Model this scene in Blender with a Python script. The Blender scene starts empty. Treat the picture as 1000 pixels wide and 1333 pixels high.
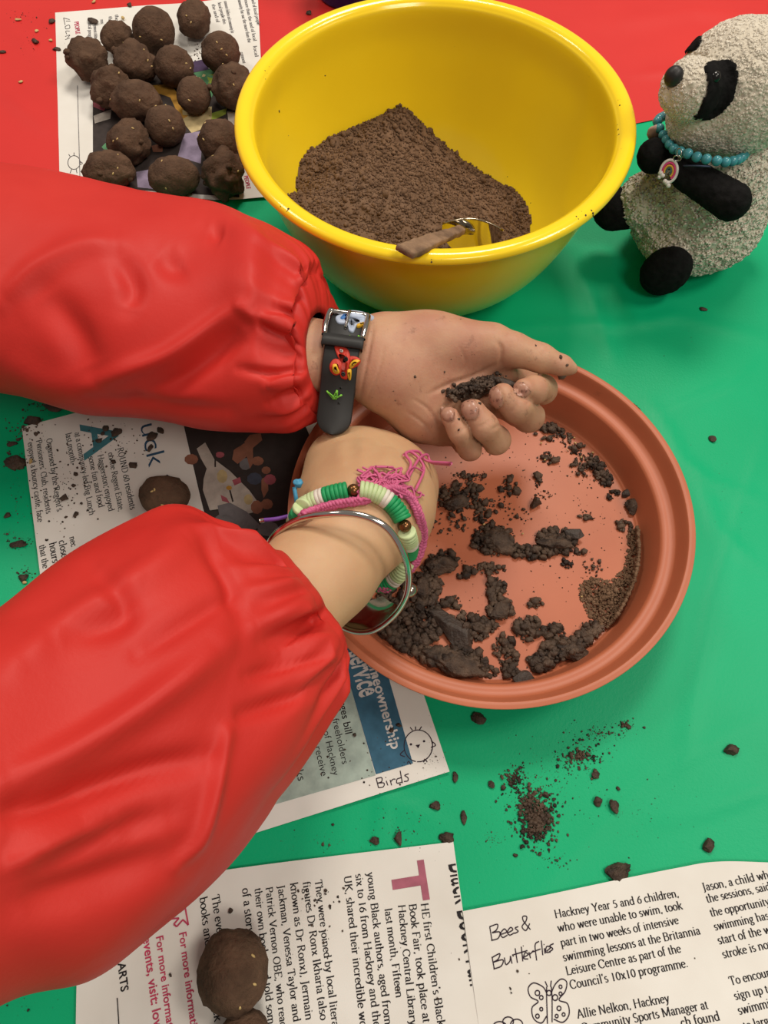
import bpy, bmesh, math
import numpy as np
from mathutils import Vector, Matrix

# ------------------------------------------------------------------ camera, light, exposure
PITCH = math.radians(63.43); HCAM = 0.334; FPX = 1000.0
scn = bpy.context.scene
COL = scn.collection
_cam = bpy.data.cameras.new('camera'); cam = bpy.data.objects.new('camera', _cam); COL.objects.link(cam)
cam.location = (0, 0, HCAM); cam.rotation_euler = (math.pi/2 - PITCH, 0, 0)
_cam.sensor_fit = 'VERTICAL'; _cam.sensor_height = 36.0; _cam.lens = 36.0*FPX/1333.0
_cam.clip_start = 0.01; _cam.clip_end = 50
scn.camera = cam
wld = bpy.data.worlds.new('room_light'); scn.world = wld; wld.use_nodes = True
wld.node_tree.nodes['Background'].inputs[0].default_value = (1.0, 0.92, 0.82, 1)
wld.node_tree.nodes['Background'].inputs[1].default_value = 0.22

def area(name, loc, target, size, power, col=(1.0, 0.92, 0.81), sy=None):
    l = bpy.data.lights.new(name, 'AREA'); l.energy = power; l.color = col
    l.shape = 'RECTANGLE'; l.size = size; l.size_y = sy or size
    o = bpy.data.objects.new(name, l); COL.objects.link(o); o.location = loc
    o.rotation_euler = (Vector(target)-Vector(loc)).to_track_quat('-Z', 'Y').to_euler()
    return o
area('ceiling_lamp_far_offscreen', (0.25, 1.25, 1.75), (0.25, 1.25, 0), 0.50, 22)
area('ceiling_lamp_left_offscreen', (-1.15, 0.9, 1.75), (-1.15, 0.9, 0), 0.50, 10)
area('ceiling_lamp_right_offscreen', (1.25, 0.35, 1.75), (1.25, 0.35, 0), 0.50, 16)
area('ceiling_lamp_near_offscreen', (0.55, -0.75, 1.75), (0.55, -0.75, 0), 0.50, 11)
scn.view_settings.view_transform = 'Standard'; scn.view_settings.look = 'None'
scn.view_settings.exposure = 0.12; scn.view_settings.gamma = 1.0
scn.view_settings.use_curve_mapping = False

# ------------------------------------------------------------------ helpers
RS = np.random.RandomState(7)
CD = np.array([0, math.cos(PITCH), -math.sin(PITCH)]); CU = np.array([0, math.sin(PITCH), math.cos(PITCH)])
C0 = np.array([0, 0, HCAM])
def P(x, y, z=0.0):
    """photo pixel + height above the table -> point in the room"""
    d = CD + (x-500)/FPX*np.array([1, 0, 0]) + (666.5-y)/FPX*CU
    return C0 + d*((z-HCAM)/d[2])
def PY(x, y, wy):
    d = CD + (x-500)/FPX*np.array([1, 0, 0]) + (666.5-y)/FPX*CU
    return C0 + d*(wy/d[1])
def depth(p): return float((np.asarray(p)-C0) @ CD)
def proj(V):
    Q = np.asarray(V)-C0; z = Q @ CD
    return np.stack([500+FPX*Q[:, 0]/z, 666.5-FPX*(Q @ CU)/z], -1)
def mpp(p): return depth(p)/FPX                     # metres in a photo pixel at p

def srgb(r, g, b):
    f = lambda c: c/12.92 if c <= 0.04045 else ((c+0.055)/1.055)**2.4
    return (f(r/255), f(g/255), f(b/255), 1)
MATS = {}
def mat(name, c1, c2=None, rough=0.5, nscale=40, bump=0.0, bscale=200, bdist=0.001, metal=0, spec=0.5, coat=0,
        sss=0, trans=0, voro=False, spots=None, detail=4, ramp=(0.35, 0.65), sheen=0, coatr=0.1, ior=1.45, alpha=1):
    m = bpy.data.materials.new(name); m.use_nodes = True; nt = m.node_tree; N = nt.nodes; L = nt.links
    b = N['Principled BSDF']; b.inputs['Roughness'].default_value = rough; b.inputs['Metallic'].default_value = metal
    b.inputs['Specular IOR Level'].default_value = spec; b.inputs['Coat Weight'].default_value = coat
    b.inputs['Coat Roughness'].default_value = coatr; b.inputs['IOR'].default_value = ior
    b.inputs['Transmission Weight'].default_value = trans; b.inputs['Sheen Weight'].default_value = sheen
    b.inputs['Alpha'].default_value = alpha
    if sss:
        b.inputs['Subsurface Weight'].default_value = sss; b.inputs['Subsurface Radius'].default_value = (1, .35, .2)
        b.inputs['Subsurface Scale'].default_value = 0.004
    tc = N.new('ShaderNodeTexCoord')
    def noise(scale, det=detail, rgh=0.55):
        n = N.new('ShaderNodeTexNoise'); n.inputs['Scale'].default_value = scale
        n.inputs['Detail'].default_value = det; n.inputs['Roughness'].default_value = rgh
        L.new(tc.outputs['Object'], n.inputs['Vector']); return n
    b.inputs['Base Color'].default_value = c1
    col = None
    if c2 is not None:
        n = noise(nscale); r = N.new('ShaderNodeValToRGB'); r.color_ramp.elements[0].position = ramp[0]
        r.color_ramp.elements[1].position = ramp[1]; r.color_ramp.elements[0].color = c1; r.color_ramp.elements[1].color = c2
        L.new(n.outputs['Fac'], r.inputs['Fac']); col = r.outputs['Color']
    for sp in (spots or []):                          # (scale, threshold, colour, strength) stains with a shape of their own
        n = noise(sp[0], 6, 0.7); r = N.new('ShaderNodeValToRGB'); r.color_ramp.elements[0].position = sp[1]
        r.color_ramp.elements[1].position = min(1, sp[1]+0.06); r.color_ramp.elements[0].color = (0, 0, 0, 1)
        r.color_ramp.elements[1].color = (sp[3],)*3+(1,); L.new(n.outputs['Fac'], r.inputs['Fac'])
        mx = N.new('ShaderNodeMix'); mx.data_type = 'RGBA'; L.new(r.outputs['Color'], mx.inputs['Factor'])
        if col is None: mx.inputs['A'].default_value = c1
        else: L.new(col, mx.inputs['A'])
        mx.inputs['B'].default_value = sp[2]; col = mx.outputs['Result']
    if col is not None: L.new(col, b.inputs['Base Color'])
    if bump:
        if voro:
            n = N.new('ShaderNodeTexVoronoi'); n.inputs['Scale'].default_value = bscale
            L.new(tc.outputs['Object'], n.inputs['Vector']); out = n.outputs['Distance']
        else:
            n = noise(bscale, 5, 0.6); out = n.outputs['Fac']
        bp = N.new('ShaderNodeBump'); bp.inputs['Strength'].default_value = bump; bp.inputs['Distance'].default_value = bdist
        L.new(out, bp.inputs['Height']); L.new(bp.outputs['Normal'], b.inputs['Normal'])
    MATS[name] = m; return m

def mesh_obj(name, verts, faces, material, parent=None, smooth=True, loc=None):
    me = bpy.data.meshes.new(name)
    v = np.asarray(verts, dtype=np.float64).reshape(-1, 3)
    if loc is not None: v = v-np.asarray(loc)
    if isinstance(faces, np.ndarray):
        k = faces.shape[1]; me.vertices.add(len(v)); me.vertices.foreach_set('co', v.astype(np.float32).ravel())
        me.loops.add(faces.size); me.loops.foreach_set('vertex_index', faces.astype(np.int32).ravel())
        me.polygons.add(len(faces)); me.polygons.foreach_set('loop_start', np.arange(0, faces.size, k, dtype=np.int32))
        me.update(calc_edges=True); me.validate()
    else:
        me.from_pydata(v.tolist(), [], [list(f) for f in faces]); me.update()
    if smooth: me.polygons.foreach_set('use_smooth', np.ones(len(me.polygons), dtype=bool))
    if material is not None: me.materials.append(material if not isinstance(material, str) else MATS[material])
    o = bpy.data.objects.new(name, me); COL.objects.link(o)
    if loc is not None: o.location = tuple(loc)
    if parent is not None: attach(o, parent)
    return o
def wloc(o):
    l = np.array(o.location)
    while o.parent is not None: o = o.parent; l = l+np.array(o.location)
    return l
def attach(o, parent):                                # all parents here are only translated
    w = np.array(o.location); o.parent = parent; o.location = tuple(w-wloc(parent))
def tag(o, label=None, cat=None, group=None, kind=None):
    if label: o['label'] = label
    if cat: o['category'] = cat
    if group: o['group'] = group
    if kind: o['kind'] = kind
    return o
def empty(name, loc, label, cat, group=None):
    o = bpy.data.objects.new(name, None); COL.objects.link(o); o.location = tuple(loc); o.empty_display_size = 0.02
    return tag(o, label, cat, group)

class MB:
    """collects pieces, links them as one mesh"""
    def __init__(s): s.v = []; s.f = []; s.n = 0
    def add(s, v, f):
        v = np.asarray(v, float).reshape(-1, 3); s.v.append(v); s.f += [[i+s.n for i in q] for q in f]; s.n += len(v); return s
    def build(s, name, m, parent=None, smooth=True, loc=None):
        return mesh_obj(name, np.concatenate(s.v), s.f, m, parent, smooth, loc)

def grid_faces(nu, nv, cu=False, cv=False):
    a = np.arange(nu*nv).reshape(nu, nv)
    if cu: a = np.concatenate([a, a[:1]], 0)
    if cv: a = np.concatenate([a, a[:, :1]], 1)
    return np.stack([a[:-1, :-1], a[1:, :-1], a[1:, 1:], a[:-1, 1:]], -1).reshape(-1, 4)
def catmull(pts, n, closed=False):
    p = np.asarray(pts, float)
    if closed: q = np.concatenate([p[-1:], p, p[:2]])
    else: q = np.concatenate([2*p[:1]-p[1:2], p, 2*p[-1:]-p[-2:-1]])
    m = len(q)-3; t = np.linspace(0, m, n, endpoint=not closed); i = np.minimum(t.astype(int), m-1); u = (t-i)[:, None]
    a, b, c, d = q[i], q[i+1], q[i+2], q[i+3]
    return 0.5*(2*b+(c-a)*u+(2*a-5*b+4*c-d)*u*u+(3*b-a-3*c+d)*u**3)
def frames(path, closed=False):
    t = np.roll(path, -1, 0)-np.roll(path, 1, 0)
    if not closed: t[0] = path[1]-path[0]; t[-1] = path[-1]-path[-2]
    t /= np.linalg.norm(t, axis=1)[:, None]+1e-12
    n = np.zeros_like(t); ref = np.array([0, 0, 1.0])
    if abs(t[0] @ ref) > 0.9: ref = np.array([1.0, 0, 0])
    cur = ref
    for i in range(len(t)):
        cur = cur-t[i]*(cur @ t[i]); cur /= np.linalg.norm(cur)+1e-12; n[i] = cur
    return t, n, np.cross(t, n)
def tube(path, r, seg=10, closed=False, flat=1.0):
    path = np.asarray(path, float); t, n, b = frames(path, closed); r = np.broadcast_to(np.asarray(r, float), (len(path),))
    a = np.linspace(0, 2*np.pi, seg, endpoint=False)
    V = path[:, None]+r[:, None, None]*(np.cos(a)[None, :, None]*n[:, None]*flat+np.sin(a)[None, :, None]*b[:, None])
    F = grid_faces(len(path), seg, closed, True).tolist()
    if not closed:
        F += [list(range(seg))[::-1], [(len(path)-1)*seg+k for k in range(seg)]]
    return V.reshape(-1, 3), F
def lathe(prof, c, seg=96):
    prof = np.asarray(prof, float); a = np.linspace(0, 2*np.pi, seg, endpoint=False)
    V = np.stack([c[0]+prof[:, None, 0]*np.cos(a), c[1]+prof[:, None, 0]*np.sin(a), c[2]+np.repeat(prof[:, 1:2], seg, 1)], -1)
    return V.reshape(-1, 3), grid_faces(len(prof), seg, False, True).tolist()
def uvsphere(c, r, nu=16, nv=24, R=None):
    th = np.linspace(0.001, np.pi-0.001, nu); ph = np.linspace(0, 2*np.pi, nv, endpoint=False)
    V = np.stack([np.sin(th)[:, None]*np.cos(ph), np.sin(th)[:, None]*np.sin(ph), np.repeat(np.cos(th)[:, None], nv, 1)], -1).reshape(-1, 3)
    V = V*np.asarray(r)
    if R is not None: V = V @ np.asarray(R).T
    return V+np.asarray(c), [f[::-1] for f in grid_faces(nu, nv, False, True).tolist()]
def ico(sub=1):
    bm = bmesh.new(); bmesh.ops.create_icosphere(bm, subdivisions=sub, radius=1)
    v = np.array([x.co[:] for x in bm.verts]); f = np.array([[q.index for q in x.verts] for x in bm.faces]); bm.free(); return v, f
ICO = {s: ico(s) for s in (1, 2, 3, 4)}

_PERM = np.random.RandomState(3).rand(32, 32, 32)
def vnoise(X):
    X = np.asarray(X); i = np.floor(X).astype(int); f = X-i; f = f*f*(3-2*f); r = 0
    for dx in (0, 1):
        for dy in (0, 1):
            for dz in (0, 1):
                w = (f[:, 0] if dx else 1-f[:, 0])*(f[:, 1] if dy else 1-f[:, 1])*(f[:, 2] if dz else 1-f[:, 2])
                r = r+w*_PERM[(i[:, 0]+dx) % 32, (i[:, 1]+dy) % 32, (i[:, 2]+dz) % 32]
    return r*2-1
def fbm(X, o=3):
    r = 0; a = 1
    for k in range(o): r = r+a*vnoise(np.asarray(X)*2**k+17.3*k); a *= 0.5
    return r
def vnormals(V, F):
    F = np.asarray(F); a, b, c = V[F[:, 0]], V[F[:, 1]], V[F[:, 2]]; fn = np.cross(b-a, c-a)
    if F.shape[1] == 4: fn = fn+np.cross(c-a, V[F[:, 3]]-a)
    n = np.zeros_like(V)
    for k in range(F.shape[1]): np.add.at(n, F[:, k], fn)
    return n/(np.linalg.norm(n, axis=1)[:, None]+1e-15)
def pdist(pts, poly):
    """distance of 2-D points from a polyline"""
    poly = np.asarray(poly, float); best = np.full(len(pts), 1e9); tt = np.zeros(len(pts))
    for k in range(len(poly)-1):
        a, b = poly[k], poly[k+1]; ab = b-a; t = np.clip(((pts-a) @ ab)/(ab @ ab), 0, 1)
        d = np.hypot(*(pts-a-t[:, None]*ab).T); m = d < best; best[m] = d[m]; tt[m] = (k+t[m])/(len(poly)-1)
    return best, tt
def inpoly(pts, poly):
    x, y = pts[:, 0], pts[:, 1]; r = np.zeros(len(pts), bool); n = len(poly)
    for i in range(n):
        (x0, y0), (x1, y1) = poly[i], poly[i-1]
        c = ((y0 > y) != (y1 > y)) & (x < (x1-x0)*(y-y0)/((y1-y0) or 1e-9)+x0); r ^= c
    return r
def folds(V, F, lst, facing=True):
    """raise / sink real folds in a surface; each fold line runs where the photo shows it on the side towards the room's front"""
    n = vnormals(V, F); pp = proj(V); w = np.clip((n @ -CD)*3+0.3, 0, 1) if facing else np.ones(len(V))
    D = np.zeros(len(V))
    for amp, width, line in lst:
        d, t = pdist(pp, catmull(line, 24)); D += amp*np.exp(-(d/width)**2)*np.sin(np.pi*np.clip(t, 0.04, 0.96))**0.5
    return V+n*(D*w)[:, None]
# ---- signed distance shapes
def smin(a, b, k):
    h = np.maximum(k-np.abs(a-b), 0)/k; return np.minimum(a, b)-h*h*k*0.25
def cone(X, a, b, ra, rb):
    a = np.asarray(a, np.float32); b = np.asarray(b, np.float32); ab = b-a
    t = np.clip(((X-a) @ ab)/(ab @ ab), 0, 1); return np.linalg.norm(X-a-t[:, None]*ab, axis=1)-(ra+(rb-ra)*t)
def ellip(X, c, r, R=None):
    q = X-np.asarray(c, np.float32)
    if R is not None: q = q @ np.asarray(R, np.float32)
    r = np.asarray(r, np.float32); k = np.linalg.norm(q/r, axis=1); k2 = np.linalg.norm(q/(r*r), axis=1)
    return k*(k-1)/(k2+1e-9)
def sdf_mesh(fn, lo, hi, h):
    lo = np.asarray(lo, float); n = np.ceil((np.asarray(hi)-lo)/h).astype(int)+1
    g = np.stack(np.meshgrid(*[lo[k]+h*np.arange(n[k]) for k in range(3)], indexing='ij'), -1).reshape(-1, 3).astype(np.float32)
    F = np.concatenate([fn(c) for c in np.array_split(g, max(1, len(g)//200000))]).reshape(n)
    S = F < 0; nc = n-1
    acc = np.zeros(tuple(nc)+(3,)); cnt = np.zeros(tuple(nc))
    idx = np.stack(np.meshgrid(*[np.arange(k) for k in nc], indexing='ij'), -1).astype(float)
    cor = [(i, j, k) for i in (0, 1) for j in (0, 1) for k in (0, 1)]
    sl = lambda c: tuple(slice(c[k], c[k]+nc[k]) for k in range(3))
    for c in cor:
        for ax in range(3):
            if c[ax]: continue
            d = list(c); d[ax] = 1; f0, f1 = F[sl(c)], F[sl(d)]; m = (f0 < 0) != (f1 < 0)
            t = np.where(m, f0/np.where(m, f0-f1, 1), 0)
            p = np.array(c, float)+np.zeros(tuple(nc)+(3,)); p[..., ax] += t
            acc += p*m[..., None]; cnt += m
    act = cnt > 0; ids = -np.ones(tuple(nc), int); ids[act] = np.arange(act.sum())
    V = lo+h*(idx[act]+acc[act]/cnt[act][:, None])
    Q = []
    for ax in range(3):
        u, v = (ax+1) % 3, (ax+2) % 3
        s0 = [slice(None)]*3; s1 = [slice(None)]*3; s0[ax] = slice(0, -1); s1[ax] = slice(1, None)
        A, B = S[tuple(s0)], S[tuple(s1)]
        for flip in (False, True):
            e = np.argwhere((A & ~B) if not flip else (~A & B))
            e = e[(e[:, u] > 0) & (e[:, v] > 0) & (e[:, u] < nc[u]) & (e[:, v] < nc[v])]
            def cell(du, dv): q = e.copy(); q[:, u] -= du; q[:, v] -= dv; return ids[q[:, 0], q[:, 1], q[:, 2]]
            q = np.stack([cell(1, 1), cell(0, 1), cell(0, 0), cell(1, 0)], -1)
            Q.append(q if not flip else q[:, ::-1])
    Q = np.concatenate(Q); return V, Q[(Q >= 0).all(1)]
def relax(V, F, it=3, lam=0.5):
    F = np.asarray(F); E = np.concatenate([F[:, [k, (k+1) % F.shape[1]]] for k in range(F.shape[1])])
    E = np.concatenate([E, E[:, ::-1]])
    for _ in range(it):
        s = np.zeros_like(V); c = np.zeros(len(V)); np.add.at(s, E[:, 0], V[E[:, 1]]); np.add.at(c, E[:, 0], 1)
        V = V+lam*(s/np.maximum(c, 1)[:, None]-V)
    return V
def largest(V, F):
    l = np.arange(len(V)); E = np.concatenate([F[:, [k, (k+1) % F.shape[1]]] for k in range(F.shape[1])])
    while True:
        o = l.copy(); m = np.minimum(l[E[:, 0]], l[E[:, 1]]); np.minimum.at(l, E[:, 0], m); np.minimum.at(l, E[:, 1], m)
        for _ in range(4): l = l[l]
        if (o == l).all(): break
    u, c = np.unique(l, return_counts=True); k = l == u[c.argmax()]; mp = -np.ones(len(V), int); mp[k] = np.arange(k.sum()); return V[k], mp[F[k[F].all(1)]]
def rot_to(a, b=None):
    """3x3 with columns (x,y,z), z along a, x near b"""
    a = np.asarray(a, float); a = a/np.linalg.norm(a); b = np.array([1.0, 0, 0]) if b is None else np.asarray(b, float)
    x = b-a*(a @ b); x /= np.linalg.norm(x); return np.stack([x, np.cross(a, x), a], 1)

# ------------------------------------------------------------------ materials
mat('green_vinyl', srgb(4, 164, 110), srgb(6, 174, 120), rough=0.42, nscale=6, bump=0.25, bscale=900, bdist=0.0004, spec=0.25)
mat('red_vinyl', srgb(200, 44, 42), srgb(208, 50, 46), rough=0.4, nscale=6, bump=0.2, bscale=700, bdist=0.0004, spec=0.4)
mat('table_wood', srgb(150, 105, 65), srgb(120, 80, 50), rough=0.5, nscale=12)
mat('floor_lino', srgb(120, 112, 100), srgb(100, 92, 84), rough=0.5, nscale=8)
mat('paper', srgb(226, 223, 217), srgb(214, 209, 201), rough=0.8, nscale=18, bump=0.1, bscale=600, bdist=0.0003, spec=0.2,
    spots=[(70, 0.70, srgb(160, 135, 110), 0.5)])
mat('paper_photo', srgb(206, 200, 194), srgb(196, 188, 180), rough=0.55, nscale=18, spec=0.3)
for nme, c in dict(ink=(44, 40, 42), pink_ink=(196, 70, 100), mauve_ink=(172, 100, 118), teal_ink=(70, 128, 138), navy_ink=(52, 84, 112),
                   band_blue=(62, 104, 128), panel_green=(168, 184, 174), white_ink=(214, 210, 206), pen=(50, 36, 48), photo_dark=(62, 54, 52),
                   photo_grey=(120, 116, 118), photo_white=(190, 180, 170), photo_skin=(150, 100, 80), photo_rose=(170, 90, 100),
                   photo_slate=(72, 76, 90), photo_amber=(190, 140, 60), photo_tan=(196, 176, 130), photo_lilac=(150, 136, 160),
                   photo_green=(90, 140, 100), photo_purple=(84, 66, 96), photo_lime=(150, 168, 70)).items():
    mat(nme, srgb(*c), srgb(*[int(k*0.88) for k in c]), rough=0.75, nscale=160, spec=0.2)
mat('yellow_plastic', srgb(253, 218, 40), srgb(250, 212, 34), rough=0.16, nscale=10, spec=0.5, coat=0.15,
    spots=[(45, 0.72, srgb(150, 105, 30), 0.35), (160, 0.76, srgb(90, 55, 25), 0.6)])
mat('terracotta', srgb(186, 108, 76), srgb(176, 98, 68), rough=0.42, nscale=14, spec=0.4,
    spots=[(60, 0.66, srgb(132, 78, 56), 0.5), (260, 0.72, srgb(90, 58, 44), 0.6)])
mat('wet_soil', srgb(42, 31, 25), srgb(98, 78, 63), rough=0.55, nscale=120, bump=0.8, bscale=900, bdist=0.0012, spec=0.45)
mat('bark_soil', srgb(52, 43, 38), srgb(70, 58, 50), rough=0.5, nscale=180, bump=0.7, bscale=700, bdist=0.001, spec=0.5)
mat('ball_soil', srgb(102, 78, 62), srgb(74, 56, 45), rough=0.9, nscale=90, bump=0.9, bscale=420, bdist=0.0016, spec=0.15)
mat('dry_soil', srgb(122, 96, 76), srgb(98, 75, 58), rough=0.95, nscale=200, bump=0.6, bscale=1200, bdist=0.0008, spec=0.1)
mat('seed_husk', srgb(205, 178, 120), srgb(180, 150, 95), rough=0.6, nscale=200)
mat('skin', srgb(198, 160, 122), srgb(190, 148, 112), rough=0.48, nscale=45, bump=0.22, bscale=1100, bdist=0.0004, sss=0.25, spec=0.4)
mat('skin_dirty', srgb(192, 148, 118), srgb(178, 126, 102), rough=0.5, nscale=60, bump=0.28, bscale=1000, bdist=0.0005, sss=0.2, spec=0.4,
    spots=[(150, 0.60, srgb(138, 94, 74), 0.5), (520, 0.65, srgb(62, 40, 32), 0.85)])
mat('nail', srgb(182, 138, 116), srgb(164, 114, 96), rough=0.3, nscale=200, spec=0.5, spots=[(330, 0.56, srgb(96, 62, 50), 0.8)])
mat('smock_red', srgb(192, 42, 36), srgb(200, 50, 42), rough=0.52, nscale=14, bump=0.2, bscale=600, bdist=0.0004, spec=0.3, sss=0)
mat('pile', srgb(220, 211, 195), srgb(206, 196, 178), rough=0.95, nscale=200, spec=0.1, sheen=0.3)
mat('fleece', srgb(212, 203, 186), srgb(198, 188, 170), rough=0.95, nscale=300, bump=0.25, bscale=620, bdist=0.0015, voro=True, spec=0.1, sheen=0.3)
mat('felt_black', srgb(20, 19, 19), srgb(28, 27, 27), rough=0.95, nscale=300, bump=0.5, bscale=900, bdist=0.0008, spec=0.1)
mat('black_plastic', srgb(18, 17, 17), rough=0.18, spec=0.5)
mat('nose_plastic', srgb(34, 31, 31), rough=0.45, bump=0.3, bscale=900, bdist=0.0004)
mat('turquoise', srgb(74, 154, 164), srgb(62, 140, 152), rough=0.25, nscale=150, coat=0.2)
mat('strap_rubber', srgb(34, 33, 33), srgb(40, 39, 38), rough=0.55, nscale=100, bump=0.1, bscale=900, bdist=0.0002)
mat('chrome', srgb(205, 200, 195), rough=0.12, metal=1)
mat('steel', srgb(170, 160, 146), rough=0.16, metal=1, bump=0.12, bscale=260, bdist=0.0006)
mat('gold_bead', srgb(120, 82, 50), rough=0.25, metal=0.8)
for nme, c in dict(bead_lime=(196, 212, 160), bead_white=(222, 212, 200), bead_green=(24, 150, 88), rubber_red=(196, 48, 30), rubber_yellow=(228, 176, 40),
                   rubber_green=(120, 190, 60), rubber_ice=(180, 192, 214), rubber_blue=(50, 110, 180), thread_pink=(206, 96, 138),
                   thread_blue=(70, 150, 190), thread_purple=(110, 60, 150), cord_navy=(50, 62, 88), charm_white=(226, 220, 214), charm_pink=(214, 60, 120),
                   charm_yellow=(220, 170, 60), charm_teal=(60, 96, 90), ribbon_pink=(200, 160, 150)).items():
    mat(nme, srgb(*c), srgb(*[int(k*0.93) for k in c]), rough=0.5, nscale=200)
mat('polished', srgb(206, 200, 190), rough=0.06, metal=1)
mat('old_wood', srgb(146, 116, 90), srgb(100, 76, 58), rough=0.8, nscale=120, bump=0.8, bscale=300, bdist=0.001)
mat('blue_plastic', srgb(28, 52, 150), rough=0.35)

# ------------------------------------------------------------------ floor, table, tablecloths
FZ = -0.72
fl = mesh_obj('floor', [(-3, -3, FZ), (3, -3, FZ), (3, 3.5, FZ), (-3, 3.5, FZ)], [(0, 1, 2, 3)], 'floor_lino', smooth=False); tag(fl, kind='structure')
TX0, TX1, TY0, TY1 = -0.80, 0.90, -0.30, 1.05
def boxv(x0, x1, y0, y1, z0, z1):
    v = [(x, y, z) for x in (x0, x1) for y in (y0, y1) for z in (z0, z1)]
    return v, [(0, 1, 3, 2), (4, 6, 7, 5), (0, 4, 5, 1), (2, 3, 7, 6), (0, 2, 6, 4), (1, 5, 7, 3)]
tb = empty('table', (0.05, 0.375, FZ), 'wooden work table hidden under the red and green cloths', 'table')
MB().add(*boxv(TX0, TX1, TY0, TY1, -0.035, -0.0045)).build('tabletop', 'table_wood', tb, smooth=False, loc=(0.05, 0.375, -0.02))
for sx in (TX0+0.06, TX1-0.06):
    for sy in (TY0+0.06, TY1-0.06):
        MB().add(*boxv(sx-0.025, sx+0.025, sy-0.025, sy+0.025, FZ, -0.035)).build('leg', 'table_wood', tb, smooth=False, loc=(sx, sy, FZ))

W2 = lambda pts: np.array([P(x, y)[:2] for x, y in pts])
CREASES = [  # height, half width, line on the cloth
    (0.0011, 0.0022, W2([(1010, 1022), (960, 1040), (905, 1058), (850, 1072)])),
    (0.0009, 0.0030, W2([(845, 520), (872, 560), (890, 600), (925, 625), (990, 650)])),
    (0.0010, 0.0028, W2([(985, 470), (950, 500), (905, 520), (860, 540)])),
    (0.0008, 0.0026, W2([(905, 600), (935, 690), (990, 740)])),
    (0.0012, 0.0036, W2([(745, 330), (765, 375), (785, 430), (800, 470)])),
    (0.0010, 0.0030, W2([(790, 325), (812, 380), (840, 440)])),
    (0.0010, 0.0030, W2([(1000, 560), (930, 780), (905, 900), (890, 1000)])),
    (0.0008, 0.0024, W2([(590, 1080), (500, 1040), (492, 1100)])),
    (0.0012, 0.0040, W2([(640, 430), (720, 420), (800, 425), (880, 410), (1000, 440)])),
    (0.0008, 0.0030, W2([(700, 1160), (760, 1095), (850, 1010), (1000, 930)])),
    (0.0010, 0.0050, W2([(830, 98), (900, 90), (1010, 98)])), (0.0016, 0.0120, W2([(800, 30), (900, 14), (1010, 22)])),
    (0.0012, 0.0060, W2([(-10, 110), (30, 140), (70, 175)])), (0.0010, 0.0060, W2([(0, 30), (40, 60), (72, 110)])),
]
def cloth(x, y):
    x = np.asarray(x, float).ravel(); y = np.asarray(y, float).ravel(); q = np.stack([x, y], -1)
    z = 0.0005*fbm(np.stack([x*9, y*9, 0*x], -1), 2)-0.0006
    for h, w, line in CREASES:
        d, t = pdist(q, line); z = z+h*np.exp(-(d/w)**2)*np.sin(np.pi*np.clip(t, 0.02, 0.98))**0.5
    return z
def cloth_grid(X, Y, lift):
    x = X.ravel(); y = Y.ravel()
    over = np.maximum.reduce([TX0-x, x-TX1, TY0-y, y-TY1, 0*x])
    xc = np.clip(x, TX0-0.004, TX1+0.004); yc = np.clip(y, TY0-0.004, TY1+0.004)
    z = cloth(xc, yc)+lift-over+(over > 0)*(0.010*np.sin(x*38)*np.sin(y*41))*0
    wave = 0.012*np.minimum(over*8, 1)
    xc = xc+np.sign(x-0.05)*wave*(np.abs(x-0.05) > 0.85)*(1+np.sin(y*45)); yc = yc+np.sign(y-0.375)*wave*(np.abs(y-0.375) > 0.675)*(1+np.sin(x*45))
    return np.stack([xc, yc, z], -1)
def ax(a, b, c, d, fine, coarse):
    return np.unique(np.round(np.concatenate([np.arange(a, b, coarse), np.arange(b, c, fine), np.arange(c, d+coarse, coarse)]), 5))
gx = ax(TX0-0.22, -0.42, 0.46, TX1+0.22, 0.0032, 0.02); gy = ax(TY0-0.22, -0.1, 0.46, 0.60, 0.0032, 0.02)
X, Y = np.meshgrid(gx, gy, indexing='ij')
g = mesh_obj('tablecloth', cloth_grid(X, Y, 0), grid_faces(*X.shape), 'green_vinyl')
tag(g, 'green vinyl tablecloth under the clay saucer, creased and strewn with soil', 'tablecloth')
eA, eB = P(860, 152), P(290, 258); slope = (eB[1]-eA[1])/(eB[0]-eA[0])
edge = lambda x: eA[1]+slope*(x-eA[0])+0.002*np.sin(x*31)
T, Xr = np.meshgrid(np.concatenate([np.linspace(0, 0.3, 80), np.linspace(0.32, 1, 34)]), gx, indexing='ij')
Yr = edge(Xr)+T*(TY1+0.2-edge(Xr))
zt = cloth_grid(Xr, Yr, 0.0007)
g = mesh_obj('tablecloth', np.concatenate([zt]), grid_faces(*Xr.shape)[:, ::-1], 'red_vinyl')
tag(g, 'plain red vinyl tablecloth behind the yellow bowl', 'tablecloth')

# ------------------------------------------------------------------ a small serif alphabet drawn with a broad nib (flat print)
def arc(cx, cy, rx, ry, a0, a1, n=9):
    a = np.radians(np.linspace(a0, a1, n)); return [(cx+rx*math.cos(t), cy+ry*math.sin(t)) for t in a]
XH, CH, AS, DS = 0.44, 0.66, 0.70, -0.21
def st(x, y0, y1, b=1, t=1, w=0.07):
    r = [[(x, y0), (x, y1)]]
    if b: r.append([(x-w, y0), (x+w, y0)])
    if t == 1: r.append([(x-w, y1-0.035), (x, y1)])
    if t == 2: r.append([(x-w, y1), (x+w, y1)])
    return r
def hump(x0, x1, y=XH): return [[(x0, y-0.12)]+arc((x0+x1)/2, y-0.13, (x1-x0)/2, 0.13, 160, 0)+[(x1, 0)], [(x1-0.06, 0), (x1+0.06, 0)]]
bowlL = lambda cx, rx=0.17: [arc(cx, XH/2, rx, XH/2, 50, 310, 14)]
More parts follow.
